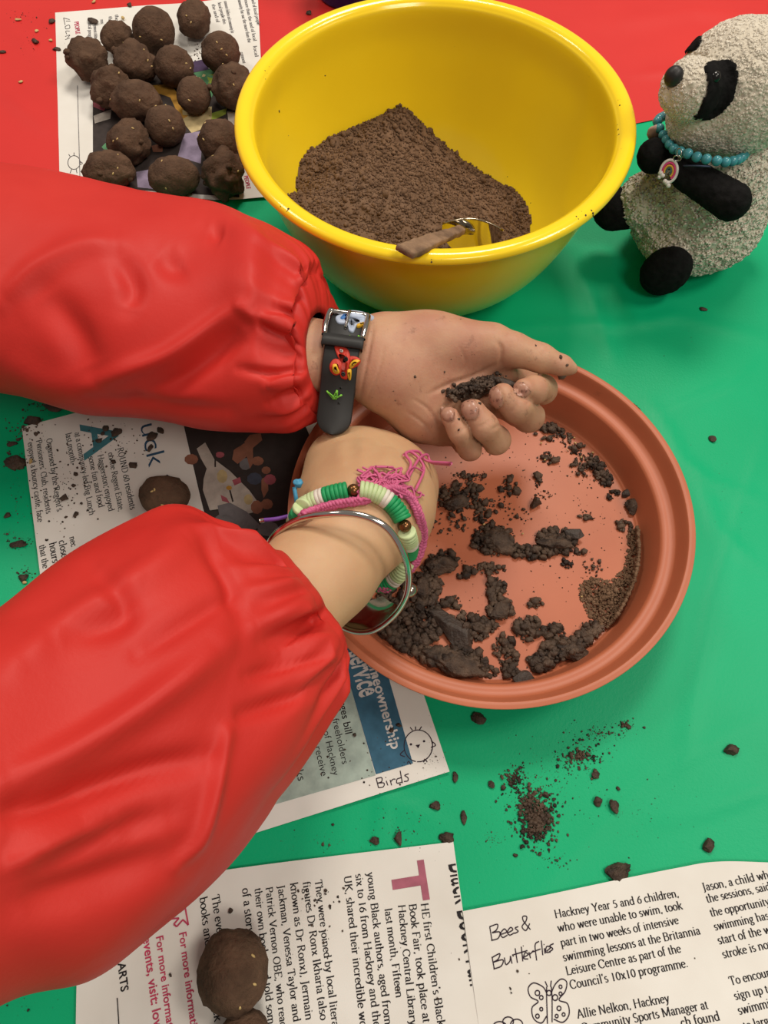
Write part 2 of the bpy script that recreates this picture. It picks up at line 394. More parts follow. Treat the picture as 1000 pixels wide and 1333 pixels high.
G = {
 'a': (0.42, [[(0.08, 0.34)]+arc(0.19, 0.32, 0.11, 0.12, 160, 0, 8)+[(0.30, 0.06), (0.36, 0.0), (0.40, 0.02)], arc(0.18, 0.12, 0.12, 0.12, 80, 330, 10)]),
 'b': (0.48, st(0.09, 0, AS, 0)+[arc(0.25, XH/2, 0.17, XH/2, 160, -160, 14)]),
 'c': (0.41, [arc(0.22, XH/2, 0.17, XH/2, 40, 320, 14)]),
 'd': (0.49, [arc(0.22, XH/2, 0.17, XH/2, 20, 340, 14)]+st(0.38, 0, AS, 0)+[[(0.38, 0), (0.45, 0.01)]]),
 'e': (0.42, [[(0.06, 0.25), (0.37, 0.25)]+arc(0.215, XH/2, 0.165, XH/2, 8, 320, 16)]),
 'f': (0.30, [[(0.12, 0), (0.12, 0.56)]+arc(0.23, 0.57, 0.11, 0.13, 170, 60, 6), [(0.03, XH), (0.26, XH)], [(0.04, 0), (0.20, 0)]]),
 'g': (0.45, [arc(0.20, 0.29, 0.13, 0.15, 0, 360, 14), [(0.14, 0.15), (0.10, 0.07), (0.30, 0.02)]+arc(0.21, -0.09, 0.15, 0.11, 50, -230, 12), [(0.32, 0.40), (0.41, 0.43)]]),
 'h': (0.51, st(0.10, 0, AS)+hump(0.10, 0.39)),
 'i': (0.25, st(0.12, 0, XH)+[[(0.09, 0.62), (0.15, 0.62)], [(0.12, 0.59), (0.12, 0.65)]]),
 'j': (0.24, [[(0.12, XH), (0.12, -0.12)]+arc(0.04, -0.12, 0.08, 0.09, 0, -120, 5), [(0.05, XH-0.03), (0.12, XH)], [(0.09, 0.62), (0.15, 0.62)]]),
 'k': (0.48, st(0.10, 0, AS)+[[(0.38, XH), (0.11, 0.20)], [(0.19, 0.26), (0.41, 0)], [(0.34, 0), (0.47, 0)], [(0.30, XH), (0.44, XH)]]),
 'l': (0.25, st(0.12, 0, AS)),
 'm': (0.75, st(0.10, 0, XH)+hump(0.10, 0.37)+hump(0.37, 0.64)),
 'n': (0.51, st(0.10, 0, XH)+hump(0.10, 0.39)),
 'o': (0.47, [arc(0.235, XH/2, 0.18, XH/2, 0, 360, 20)]),
 'p': (0.49, st(0.10, DS, XH)+[arc(0.26, XH/2, 0.17, XH/2, 160, -160, 14)]),
 'q': (0.49, [arc(0.22, XH/2, 0.17, XH/2, 20, 340, 14)]+st(0.39, DS, XH, 1, 0)),
 'r': (0.35, st(0.10, 0, XH)+[[(0.10, 0.30), (0.18, 0.41), (0.27, 0.43), (0.31, 0.38)]]),
 's': (0.36, [arc(0.18, 0.33, 0.11, 0.11, 40, 230, 8)+arc(0.18, 0.11, 0.125, 0.115, 60, -150, 9)]),
 't': (0.29, [[(0.12, 0.56), (0.12, 0.08)]+arc(0.20, 0.08, 0.08, 0.08, 190, 310, 5), [(0.02, XH), (0.24, XH)]]),
 'u': (0.51, [[(0.10, XH), (0.10, 0.13)]+arc(0.235, 0.13, 0.135, 0.13, 190, 350, 8), [(0.03, XH-0.02), (0.10, XH)]]+st(0.38, 0, XH, 0)+[[(0.38, 0), (0.46, 0.01)]]),
 'v': (0.46, [[(0.07, XH), (0.23, 0)], [(0.23, 0), (0.39, XH)], [(0.01, XH), (0.14, XH)], [(0.33, XH), (0.45, XH)]]),
 'w': (0.68, [[(0.07, XH), (0.20, 0)], [(0.20, 0), (0.34, XH)], [(0.34, XH), (0.47, 0)], [(0.47, 0), (0.61, XH)], [(0.01, XH), (0.14, XH)], [(0.54, XH), (0.67, XH)]]),
 'x': (0.46, [[(0.07, XH), (0.38, 0)], [(0.08, 0), (0.37, XH)], [(0.01, XH), (0.15, XH)], [(0.31, 0), (0.45, 0)]]),
 'y': (0.46, [[(0.07, XH), (0.24, 0)], [(0.39, XH), (0.20, -0.12), (0.12, -0.2), (0.05, -0.18)], [(0.01, XH), (0.14, XH)], [(0.33, XH), (0.45, XH)]]),
 'z': (0.40, [[(0.06, XH), (0.34, XH), (0.06, 0), (0.35, 0)]]),
 'A': (0.66, [[(0.08, 0), (0.33, CH)], [(0.33, CH), (0.58, 0)], [(0.17, 0.22), (0.49, 0.22)], [(0.01, 0), (0.16, 0)], [(0.49, 0), (0.65, 0)]]),
 'B': (0.59, st(0.12, 0, CH, 1, 2)+[[(0.12, CH)]+arc(0.30, 0.505, 0.16, 0.155, 80, -80, 8)+[(0.12, 0.35)], [(0.12, 0.35)]+arc(0.32, 0.175, 0.19, 0.175, 80, -80, 8)+[(0.12, 0)]]),
 'C': (0.63, [arc(0.34, CH/2, 0.28, CH/2, 40, 320, 16), [(0.56, 0.62), (0.56, 0.46)]]),
 'D': (0.69, st(0.12, 0, CH, 1, 2)+[[(0.12, CH)]+arc(0.30, CH/2, 0.32, CH/2, 85, -85, 14)+[(0.12, 0)]]),
 'E': (0.56, st(0.12, 0, CH, 1, 2)+[[(0.12, CH), (0.48, CH), (0.49, 0.55)], [(0.12, 0.35), (0.36, 0.35)], [(0.12, 0), (0.49, 0), (0.52, 0.12)]]),
 'F': (0.53, st(0.12, 0, CH, 1, 2)+[[(0.12, CH), (0.48, CH), (0.49, 0.55)], [(0.12, 0.35), (0.36, 0.35)]]),
 'H': (0.73, st(0.13, 0, CH, 1, 2)+st(0.58, 0, CH, 1, 2)+[[(0.13, 0.35), (0.58, 0.35)]]),
 'I': (0.33, st(0.16, 0, CH, 1, 2, 0.09)),
 'J': (0.35, [[(0.19, CH), (0.19, 0.02)]+arc(0.09, 0.02, 0.10, 0.14, 0, -110, 6), [(0.09, CH), (0.29, CH)]]),
 'K': (0.66, st(0.12, 0, CH, 1, 2)+[[(0.53, CH), (0.14, 0.30)], [(0.24, 0.38), (0.58, 0)], [(0.44, CH), (0.60, CH)], [(0.50, 0), (0.65, 0)]]),
 'L': (0.54, st(0.12, 0, CH, 1, 2)+[[(0.12, 0), (0.48, 0), (0.51, 0.14)]]),
 'M': (0.85, st(0.13, 0, CH)+st(0.71, 0, CH, 1, 2)+[[(0.13, CH), (0.42, 0.04)], [(0.42, 0.04), (0.71, CH)]]),
 'N': (0.72, st(0.12, 0, CH)+[[(0.12, CH), (0.58, 0)]]+st(0.58, 0, CH, 0, 2)),
 'O': (0.70, [arc(0.35, CH/2, 0.28, CH/2, 0, 360, 24)]),
 'P': (0.55, st(0.12, 0, CH, 1, 2)+[[(0.12, CH)]+arc(0.29, 0.49, 0.19, 0.17, 80, -80, 9)+[(0.12, 0.31)]]),
 'R': (0.62, st(0.12, 0, CH, 1, 2)+[[(0.12, CH)]+arc(0.28, 0.50, 0.18, 0.16, 80, -80, 9)+[(0.12, 0.33)], [(0.28, 0.33), (0.54, 0)], [(0.48, 0), (0.61, 0)]]),
 'S': (0.48, [arc(0.24, 0.49, 0.16, 0.165, 35, 240, 10)+arc(0.24, 0.16, 0.18, 0.165, 65, -150, 11)]),
 'T': (0.60, st(0.30, 0, CH, 1, 0)+[[(0.05, 0.53), (0.06, CH), (0.54, CH), (0.55, 0.53)]]),
 'U': (0.70, [[(0.14, CH), (0.14, 0.20)]+arc(0.35, 0.20, 0.21, 0.20, 190, 350, 10)+[(0.56, CH)], [(0.05, CH), (0.23, CH)], [(0.48, CH), (0.64, CH)]]),
 'V': (0.66, [[(0.08, CH), (0.33, 0)], [(0.33, 0), (0.58, CH)], [(0.0, CH), (0.17, CH)], [(0.50, CH), (0.66, CH)]]),
 'Y': (0.62, [[(0.08, CH), (0.31, 0.30), (0.31, 0)], [(0.31, 0.30), (0.54, CH)], [(0.0, CH), (0.17, CH)], [(0.46, CH), (0.62, CH)], [(0.23, 0), (0.39, 0)]]),
 '0': (0.47, [arc(0.235, 0.30, 0.17, 0.30, 0, 360, 20)]), '1': (0.47, st(0.24, 0, 0.60)),
 '5': (0.47, [[(0.38, 0.60), (0.14, 0.60), (0.12, 0.34)]+arc(0.22, 0.18, 0.16, 0.18, 110, -140, 10)]),
 '6': (0.47, [[(0.37, 0.60), (0.20, 0.48)]+arc(0.235, 0.19, 0.165, 0.19, 160, 520, 18)]),
 ',': (0.22, [[(0.10, 0.05), (0.11, 0.0), (0.06, -0.10)]]), '.': (0.22, [[(0.10, 0), (0.10, 0.07)]]),
 "'": (0.20, [[(0.10, 0.70), (0.07, 0.54)]]), '-': (0.30, [[(0.05, 0.22), (0.25, 0.22)], [(0.05, 0.20), (0.25, 0.20)]]),
 '(': (0.30, [arc(0.30, 0.26, 0.20, 0.45, 130, 230, 9)]), ')': (0.30, [arc(0.0, 0.26, 0.20, 0.45, 50, -50, 9)]), ' ': (0.25, []),
 ':': (0.22, [[(0.10, 0), (0.10, 0.07)], [(0.10, 0.34), (0.10, 0.41)]]),
}
def ribbon(pts, wfun):
    p = np.asarray(pts, float); t = np.gradient(p, axis=0); t /= np.linalg.norm(t, axis=1)[:, None]+1e-9
    n = np.stack([-t[:, 1], t[:, 0]], -1); w = wfun(t)[:, None]
    V = np.concatenate([p+n*w, p-n*w]); k = len(p); return V, [(i, i+k, i+k+1, i+1) for i in range(k-1)]
def serif_text(s, thick=0.055, thin=0.024):
    V, F, n, x = [], [], 0, 0.0
    for ch in s:
        adv, strokes = G.get(ch, G[' '])
        for stp in strokes:
            v, f = ribbon(stp, lambda t: thin+(thick-thin)*np.abs(t[:, 1])); v = v+np.array([x, 0])
            V.append(v); F += [[i+n for i in q] for q in f]; n += len(v)
        x += adv
    return np.concatenate(V), F, x
def sans_text(s, bold=0.0):
    cu = bpy.data.curves.new('t', 'FONT'); cu.body = s; cu.size = 1; cu.offset = bold; cu.resolution_u = 3
    o = bpy.data.objects.new('t', cu); COL.objects.link(o); me = bpy.data.meshes.new_from_object(o)
    V = np.array([v.co[:2] for v in me.vertices]); F = [list(p.vertices) for p in me.polygons]
    bpy.data.objects.remove(o); bpy.data.meshes.remove(me); bpy.data.curves.remove(cu)
    return V, F, V[:, 0].max()

# ------------------------------------------------------------------ newspapers
PAPERZ = 0.0008
class Paper:
    def __init__(s, label, top, bot, layer=0, nu=60, nv=60, curl=0.0):
        a = catmull([P(*q)[:2] for q in top], nu); b = catmull([P(*q)[:2] for q in bot], nu)
        t = np.linspace(0, 1, nv)[None, :, None]; xy = (a[:, None]*(1-t)+b[:, None]*t).reshape(-1, 2)
        s.lift = PAPERZ+0.0006*layer; s.k = 0; s.layer = layer
        V = np.column_stack([xy, s.z(xy)]); base = V.mean(0)*[1, 1, 0]
        s.root = empty('newspaper', base, label, 'newspaper')
        top_f = grid_faces(nu, nv); n0 = len(V); V2 = V-[0, 0, 0.00012]
        s.sheet = mesh_obj('sheet', np.concatenate([V, V2]), np.concatenate([top_f[:, ::-1], top_f+n0]), 'paper', s.root, loc=base)
    def z(s, xy):
        xy = np.asarray(xy, float).reshape(-1, 2)
        return cloth(xy[:, 0], xy[:, 1])+s.lift+0.0007*(1+vnoise(np.stack([xy[:, 0]*14, xy[:, 1]*14, 0*xy[:, 0]+5*s.layer], -1)))
    def put(s, name, V2, F, m, up=0):
        s.k += 1; V = np.column_stack([V2, s.z(V2)+0.00012+0.00004*up]); o = mesh_obj(name, V, F, m, s.root, smooth=False, loc=V.mean(0)); return o
    def line(s, txt, a, b, hgt=None, font='serif', bold=0.0, full=None):
        """a text line whose baseline runs between two photo pixels on the sheet"""
        A, B = P(*a)[:2], P(*b)[:2]; d = B-A; L = np.linalg.norm(d); d /= L; u = np.array([-d[1], d[0]])
        V, F, w = serif_text(txt) if font == 'serif' else sans_text(txt, bold)
        sx = L/w; sy = hgt if hgt else sx
        return A+V[:, :1]*sx*d+V[:, 1:2]*sy*u, F
    def block(s, lines, m, name='printed_text', **kw):
        V, F, n = [], [], 0
        for l in lines:
            v, f = s.line(*l, **kw); V.append(v); F += [[i+n for i in q] for q in f]; n += len(v)
        o = s.put(name, np.concatenate(V), F, m, up=2); o['kind'] = 'stuff'; return o
    def strokes(s, name, lst, m, w=0.00019):
        V, F, n = [], [], 0
        for l in lst:
            q = catmull([P(*k)[:2] for k in l], max(8, 6*len(l))) if len(l) > 2 else np.array([P(*k)[:2] for k in l])
            v, f = ribbon(q, lambda t: np.full(len(t), w)); V.append(v); F += [[i+n for i in k] for k in f]; n += len(v)
        return s.put(name, np.concatenate(V), F, m, up=3)
    def patch(s, name, poly, m, up=1, smooth=False):
        q = [P(*k)[:2] for k in poly]
        if smooth: q = catmull(q, 6*len(q), True)
        bm = bmesh.new(); vs = [bm.verts.new((k[0], k[1], 0)) for k in q]; bm.faces.new(vs)
        bmesh.ops.triangulate(bm, faces=bm.faces[:])
        for _ in range(4):
            e = [x for x in bm.edges if x.calc_length() > 0.009]
            if not e: break
            bmesh.ops.subdivide_edges(bm, edges=e, cuts=1); bmesh.ops.triangulate(bm, faces=bm.faces[:])
        bm.verts.index_update(); V = np.array([v.co[:2] for v in bm.verts]); F = [[v.index for v in f.verts] for f in bm.faces]; bm.free()
        nrm = [np.cross(V[f[1]]-V[f[0]], V[f[2]]-V[f[0]]) for f in F]; F = [f if c > 0 else f[::-1] for f, c in zip(F, nrm)]
        return s.put(name, V, F, m, up=up)
circ = lambda cx, cy, rx, ry, n=14, a0=0, a1=360: [(cx+rx*math.cos(math.radians(t)), cy+ry*math.sin(math.radians(t))) for t in np.linspace(a0, a1, n)]

# --- sheet under the saucer
A_, B_, C_ = P(30, 556), P(104, 1158), P(585, 1005)
D_ = proj(np.array([A_+(C_-B_)]))[0]
pm = Paper('newspaper sheet with picnic photo and blue band lying under the clay saucer', [(30, 558), tuple((np.array([30, 552])+D_)/2), tuple(D_)], [(104, 1158), (345, 1081), (585, 1005)])
pm.block([("ROUND 60 residents", (154, 586), (171, 666)), ("on the Regent Estate,", (142, 592), (156, 668)), ("Haggerston, enjoyed", (128.5, 595), (143, 668)),
          ("some fun and food", (116.5, 597), (130, 663)), ("at a community-led Big Lunch", (99, 566), (118, 673)), ("last month.", (87, 567), (94, 607)),
          ("Organised by the Regent's", (62, 574), (76, 668)), ("Pensioners' Club, residents", (49, 576), (62, 671)), ("enjoyed a bouncy castle, face", (38, 579), (51, 682)),
          ("that the", (52.5, 712), (57.5, 742)), ("hours", (65.5, 709), (70, 735)), ("close", (78, 706), (82, 728)), ("nec", (92, 701), (94.5, 714))], 'ink')
pm.block([("A", (106, 556), (112, 602), 0.026)], 'teal_ink', 'drop_capital', font='sans', bold=0.012)
pm.block([("Tuck in", (178, 531), (203, 650), 0.0135)], 'navy_ink', 'headline', font='sans', bold=-0.008)
pm.patch('printed_photo', [(234, 530), (248, 590), (262, 650), (300, 800), (420, 760), (440, 700), (425, 640), (412, 590), (398, 556), (389, 515)], 'photo_dark')
pm.patch('printed_tablecloth', [(257, 586), (268, 578), (280, 600), (300, 615), (325, 640), (336, 655), (333, 668), (318, 672), (296, 663), (274, 666), (265, 640), (266, 625), (270, 612), (262, 598)], 'photo_white', 2)
for nme, pl, mm in [('printed_bag', circ(302, 680, 22, 14, 10), 'photo_grey'), ('printed_shirt', [(284, 660), (300, 656), (322, 668), (344, 690), (338, 705), (310, 715), (290, 690)], 'photo_grey'),
                    ('printed_arm', [(303, 600), (305, 588), (318, 578), (326, 568), (340, 566), (342, 575), (330, 585), (330, 605), (326, 612), (322, 596), (310, 606)], 'photo_skin'),
                    ('printed_face', circ(336, 602, 8, 6, 10), 'photo_skin'), ('printed_face', circ(347, 614, 6, 5, 10), 'photo_skin'), ('printed_hair', circ(310, 580, 10, 8, 10), 'photo_dark'),
                    ('printed_top', circ(332, 625, 10, 8, 10), 'photo_slate'), ('printed_top', circ(352, 626, 8, 7, 10), 'photo_rose'), ('printed_arm', [(341, 625), (349, 622), (350, 640), (344, 650), (341, 640)], 'photo_skin'),
                    ('printed_top', circ(320, 606, 8, 8, 10), 'photo_grey'), ('printed_cup', circ(287, 594, 6, 4, 10), 'photo_rose'), ('printed_face', circ(348, 658, 8, 7, 10), 'photo_skin'),
                    ('printed_shoulder', circ(335, 662, 8, 9, 10), 'photo_skin'), ('printed_napkin', [(303, 627), (313, 623), (315, 630), (306, 634)], 'photo_rose'),
                    ('printed_plate', circ(290, 622, 7, 9, 10), 'photo_tan'), ('printed_bread', circ(299, 637, 4, 3, 8), 'photo_amber'), ('printed_hand', [(288, 646), (296, 650), (300, 657), (290, 654)], 'photo_rose'),
                    ('printed_leg', circ(350, 690, 14, 10, 10), 'photo_grey'), ('printed_chair', circ(250, 600, 9, 7, 10), 'photo_skin'), ('printed_plate', circ(324, 652, 6, 7, 10), 'photo_tan')]:
    pm.patch(nme, pl, mm, 3)
pm.strokes('printed_outline', [[(290, 693), (305, 703), (322, 703), (336, 690)], [(281, 592), (281, 610)], [(300, 640), (304, 655)]], 'photo_dark', 0.0004)
pm.patch('printed_panel', [(330, 1056), (489, 1010), (452, 879), (430, 800), (280, 850)], 'panel_green', 1)
pm.patch('printed_band', [(452, 879), (489.5, 1008.6), (537.5, 994.5), (509, 894), (490, 825), (436, 825)], 'band_blue', 2)
pm.block([("Homeownership", (474.5, 849), (510, 977))], 'white_ink', 'band_title', font='sans', bold=0.02)
pm.block([("service", (453, 851), (469.5, 910), 0.0142)], 'white_ink', 'band_title', font='sans', bold=0.02)
pm.block([("charges bill", (438, 897), (450, 957))], 'ink', font='sans', bold=0.01)
pm.block([("ers, freeholders", (428, 916), (446, 996)), ("rs of Hackney", (418.5, 940), (434, 1011)), ("ld receive", (407, 960), (418.6, 1011.6)), ("ks", (385, 1005), (389, 1018))], 'ink', font='sans')
pm.strokes('drawn_bird', [circ(544.5, 972, 18.5, 20.5, 22, 100, 455), [(561, 965), (567, 971), (561, 974)], [(527, 977), (521, 983), (527, 986)], [(537, 952), (534, 948)], [(541, 951), (541, 947)], [(546, 951), (549, 947)],
                          [(530, 995), (532, 992), (535, 996)], [(551, 993), (554, 990), (556, 993)]], 'pen')
pm.patch('drawn_beak', [(541, 971), (547, 970), (544.5, 975)], 'pen', 3)
for c in ((535, 970), (552, 966)): pm.patch('drawn_eye', circ(*c, 1.6, 1.6, 8)[:-1], 'pen', 3)
pm.strokes('handwriting', [[(490, 1014), (493, 1026)], [(490, 1014), (497, 1013), (497, 1018), (492, 1020)], [(492, 1020), (500, 1020), (499, 1025), (493, 1026)], [(503, 1017), (505, 1023)], [(502, 1012.5), (502.8, 1013)],
                           [(508, 1016), (510, 1023)], [(509, 1018), (512, 1015), (515, 1015)], [(522, 1013), (517, 1015), (517, 1020), (523, 1019)], [(521, 1004), (524, 1020)],
                           [(532, 1008), (527, 1010), (531, 1013), (531, 1017), (526, 1018)]], 'pen', 0.00019)

# --- page with the book fair story
pb = Paper('newspaper page with sideways book fair story and a mauve capital T', [(104, 1160), (350, 1125), (590, 1096)], [(96, 1640), (380, 1600), (655, 1560)], layer=0)
L = [("HE first Children's Black", (548, 1176), (570, 1336)), ("Book Fair, took place at", (532.5, 1177), (551, 1331)), ("Hackney Central Library", (518.5, 1178), (534, 1335)),
     ("last month. Fifteen", (501, 1183), (516, 1299)), ("young Black authors, aged from", (478, 1136), (501.5, 1334)), ("six to 16 from Hackney and the", (463, 1138), (487, 1337)),
     ("UK, shared their incredible work", (448, 1140.5), (471, 1352)), ("They were joined by local literary", (410.5, 1146), (435, 1350)), ("figures Dr Ronx Ikharia (also", (395, 1148.6), (418, 1328)),
     ("known as Dr Ronx), Jermain", (378.6, 1150), (399, 1328)), ("Jackman, Venessa Taylor and", (362.4, 1153), (383, 1330)), ("Patrick Vernon OBE, who read", (347, 1155.6), (366, 1338)),
     ("their own books and told some", (332.7, 1157), (351, 1340)), ("of a story", (316.5, 1157), (323, 1216)), ("The event was full of", (277, 1166), (296, 1300)), ("books and talks for black", (261.5, 1169), (281, 1330))]
pb.block(L, 'ink')
pb.block([("T", (509, 1127), (516, 1178), 0.0185)], 'mauve_ink', 'drop_capital', font='sans', bold=0.03)
pb.block([("For more information", (235, 1214), (252, 1352)), ("For more information", (205, 1219), (222, 1357)), ("events, visit: love", (188, 1221), (204, 1345))], 'pink_ink', font='sans', bold=0.018)
pb.block([("& ARTS", (154, 1240), (160, 1291))], 'ink', 'section_title', font='sans', bold=0.02)
pb.strokes('printed_rule', [[(155, 1298), (159, 1360)]], 'ink', 0.0002)
pb.strokes('printed_arrow', [[(224, 1196), (243, 1182)], [(243, 1182), (247, 1204)], [(247, 1204), (240, 1197)], [(240, 1197), (232, 1206)], [(232, 1206), (228, 1203)], [(228, 1203), (235, 1195)], [(235, 1195), (224, 1196)]], 'pink_ink', 0.0003)
v, f = pb.line("Black Book Fair", (583, 1124), (613, 1290), 0.0165, font='sans')
bm = bmesh.new(); vs = [bm.verts.new((a[0], a[1], 0)) for a in v]
for q in f:
    try: bm.faces.new([vs[i] for i in q])
    except ValueError: pass
e0, e1 = P(590, 1096), P(622, 1333); nn = np.cross([0, 0, 1], e1-e0)
if nn @ (P(650, 1200)-e0) < 0: nn = -nn
bmesh.ops.bisect_plane(bm, geom=bm.verts[:]+bm.edges[:]+bm.faces[:], plane_co=tuple(e0-0.0002*nn/np.linalg.norm(nn)), plane_no=tuple(nn), clear_outer=True)
bm.verts.index_update(); pb.put('headline', np.array([q.co[:2] for q in bm.verts]), [[q.index for q in k.verts] for k in bm.faces], 'ink', 2); bm.free()

# --- page with the swimming story
pr = Paper('newspaper page with swimming story, drawn butterfly and Bees & Butterflies handwriting',
           [(602, 1186), (700, 1167), (800, 1146), (880, 1130), (930, 1122), (1000, 1123), (1180, 1132)], [(660, 1600), (740, 1590), (830, 1575), (900, 1565), (960, 1555), (1030, 1548), (1230, 1540)], layer=1)
pr.block([("Hackney Year 5 and 6 children,", (722, 1195), (883, 1167)), ("who were unable to swim, took", (726, 1213), (888, 1183)), ("part in two weeks of intensive", (730, 1232), (883, 1202)),
          ("swimming lessons at the Britannia", (733, 1251), (911, 1215.5)), ("Leisure Centre as part of the", (737, 1269), (886, 1239)), ("Council's 10x10 programme.", (742, 1287), (895, 1258)),
          ("Allie Nelkon, Hackney", (751, 1325), (871, 1303.5)), ("Community Sports Manager at", (757, 1343), (921, 1312)), ("ch found", (886, 1336.5), (936, 1327)),
          ("Jason, a child who", (914, 1160), (1006, 1142)), ("the sessions, said", (919, 1175), (1002, 1158)), ("the opportunity to", (924, 1193), (1014, 1175)), ("swimming has", (929, 1211), (1000, 1196)),
          ("start of the week", (934, 1229), (1020, 1210)), ("stroke is now", (940, 1247), (1008, 1232)), ("To encourage", (949, 1282), (1018, 1266)), ("sign up to", (955, 1301), (1005, 1290)),
          ("swimming", (960, 1320), (1014, 1307)), ("to large", (967, 1340), (1005, 1331))], 'ink')
pr.strokes('handwriting', [
    [(637, 1206), (640, 1224)], [(637, 1206), (647, 1203), (646, 1210), (640, 1214)], [(640, 1214), (650, 1213), (648, 1221), (639, 1224)],
    [(652, 1216), (659, 1213), (656, 1209), (651, 1215), (654, 1220), (660, 1217)], [(661, 1214), (667, 1210), (664, 1207), (660, 1213), (663, 1217), (669, 1214)], [(674, 1206), (670, 1208), (674, 1212), (669, 1215)],
    [(690, 1210), (681, 1199), (680, 1193), (685, 1193), (684, 1199), (679, 1206), (684, 1211), (689, 1202)],
    [(640, 1245), (643, 1261)], [(640, 1246), (650, 1241), (648, 1248), (642, 1252)], [(642, 1252), (654, 1249), (652, 1257), (642, 1261)], [(656, 1246), (658, 1255), (663, 1251), (664, 1244)], [(664, 1244), (666, 1254)],
    [(670, 1234), (673, 1253)], [(666, 1243), (686, 1237)], [(678, 1232), (680, 1251)], [(681, 1246), (687, 1242), (683, 1240), (681, 1247), (687, 1248)], [(688, 1239), (690, 1247)], [(689, 1242), (694, 1237)],
    [(701, 1225), (696, 1230), (698, 1250)], [(692, 1239), (703, 1235)], [(704, 1224), (706, 1243)], [(708, 1234), (709, 1241)], [(707, 1229), (708, 1229.5)], [(711, 1238), (716, 1233), (711, 1232), (710, 1239), (716, 1239)], [(720, 1228), (715, 1231), (719, 1235), (714, 1239)]], 'pen', 0.00019)
pr.strokes('drawn_butterfly', [
    [(711, 1284), (711, 1300), (712, 1332)], [(717, 1284), (718, 1300), (718, 1330)], [(711, 1292), (706, 1284), (694, 1279), (687, 1286), (690, 1297), (700, 1303), (692, 1311), (694, 1325), (704, 1331), (711, 1322)],
    [(717, 1292), (722, 1281), (730, 1274), (737, 1278), (735, 1290), (727, 1301), (738, 1306), (740, 1320), (732, 1330), (720, 1326)], [(712, 1284), (709, 1277)], [(716, 1284), (717, 1276)]]
    + [circ(cx, cy, rr, rr*1.1, 10) for cx, cy, rr in ((699, 1292, 3), (704, 1298, 2.4), (714, 1292, 3), (722, 1298, 3.4), (729, 1284, 2), (729, 1293, 2), (699, 1322, 2.4), (704, 1313, 2), (727, 1312, 2.6), (733, 1320, 2), (724, 1322, 2))]
    + [circ(650, 1336, 9, 7, 12), circ(661, 1329, 7, 6, 12), circ(672, 1333, 8, 7, 12), circ(662, 1340, 8, 6, 12)], 'pen', 0.00019)

# --- page under the seed balls
pt = Paper('newspaper page with colour photo under the many brown seed balls', [(72, 17), (120, 13), (190, 8), (250, 5), (336, -5)], [(78, 230), (130, 241), (200, 252), (280, 262), (348, 258)], layer=0)
pt.patch('printed_photo', [(121, 122), (122, 245), (312, 259), (306, 100), (236, 80), (200, 90), (140, 110)], 'photo_dark', 1)
for nme, pl, mm in [('printed_purple', [(235, 85), (268, 78), (272, 92), (240, 97)], 'photo_purple'), ('printed_stripe', [(252, 96), (290, 88), (282, 110), (276, 128), (264, 108)], 'photo_green'),
                    ('printed_stripe', [(270, 100), (280, 96), (279, 120), (274, 122)], 'photo_lime'), ('printed_stripe', [(255, 100), (270, 96), (262, 108)], 'photo_tan'), ('printed_amber', [(198, 112), (222, 110), (238, 132), (246, 152), (236, 158), (222, 128), (205, 122)], 'photo_amber'), ('printed_tan', [(238, 142), (276, 140), (276, 165), (250, 175), (238, 160)], 'photo_tan'),
                    ('printed_lilac', [(240, 176), (264, 172), (262, 215), (232, 206)], 'photo_lilac'), ('printed_lilac', [(178, 226), (200, 222), (200, 248), (180, 246)], 'photo_lilac'), ('printed_lime', [(272, 150), (296, 142), (294, 150), (274, 160)], 'photo_lime'),
                    ('printed_green', [(133, 193), (138, 188), (146, 195), (139, 200)], 'photo_green'), ('printed_rose', [(121, 126), (140, 134), (136, 146), (122, 140)], 'photo_rose'), ('printed_grey', [(122, 152), (146, 143), (144, 156), (124, 162)], 'photo_white'),
                    ('printed_skin', [(198, 192), (214, 188), (212, 200), (200, 200)], 'photo_skin'), ('printed_lilac', [(296, 146), (312, 148), (312, 170), (298, 162)], 'photo_white')]:
    pt.patch(nme, pl, mm, 2)
pt.strokes('printed_rule', [[(101, 112), (105, 236)]], 'photo_grey', 0.0002)
pt.block([("PEOPLE", (97, 29), (99, 45))], 'pink_ink', font='sans', bold=0.02)
pt.strokes('handwriting', [[(83, 24), (85, 33)], [(83, 24), (91, 26)], [(86, 28), (92, 28)], [(85, 35), (90, 33), (91, 37), (86, 38), (85, 35)], [(91, 41), (86, 41), (87, 45)], [(85, 48), (91, 46), (88, 50)], [(85, 52), (91, 50)]], 'pen', 0.00019)
words = "the and of local people this comment children and community for our the more than".split()
LL = []
for i, (x0, y0, x1, y1) in enumerate([(276, 8, 284, 32), (284, 6, 293, 34), (292, 4, 303, 46), (309, -2, 325, 58), (317, -4, 332, 56), (326, -5, 337, 36), (115, 30, 117, 52), (122, 33, 125, 58), (131, 26, 133, 32), (150, 20, 152, 28), (142, 22, 143, 30), (330, 62, 334, 76), (313, 70, 318, 84)]):
    LL.append((' '.join(words[(i*3+k) % len(words)] for k in range(max(1, int((y1-y0)/8)))), (x0, y0), (x1-1.5, y1), 0.0036))
pt.block(LL, 'photo_grey')
pt.block([("PEOPLE", (318, 231), (322, 248))], 'pink_ink', font='sans', bold=0.02)
pt.strokes('drawn_bird', [circ(97, 213, 8, 9, 16), [(92, 205), (90, 202)], [(97, 204), (97, 200)], [(94, 222), (92, 227)], [(100, 222), (101, 227)], [(105, 212), (108, 214), (105, 216)]], 'pen', 0.00018)

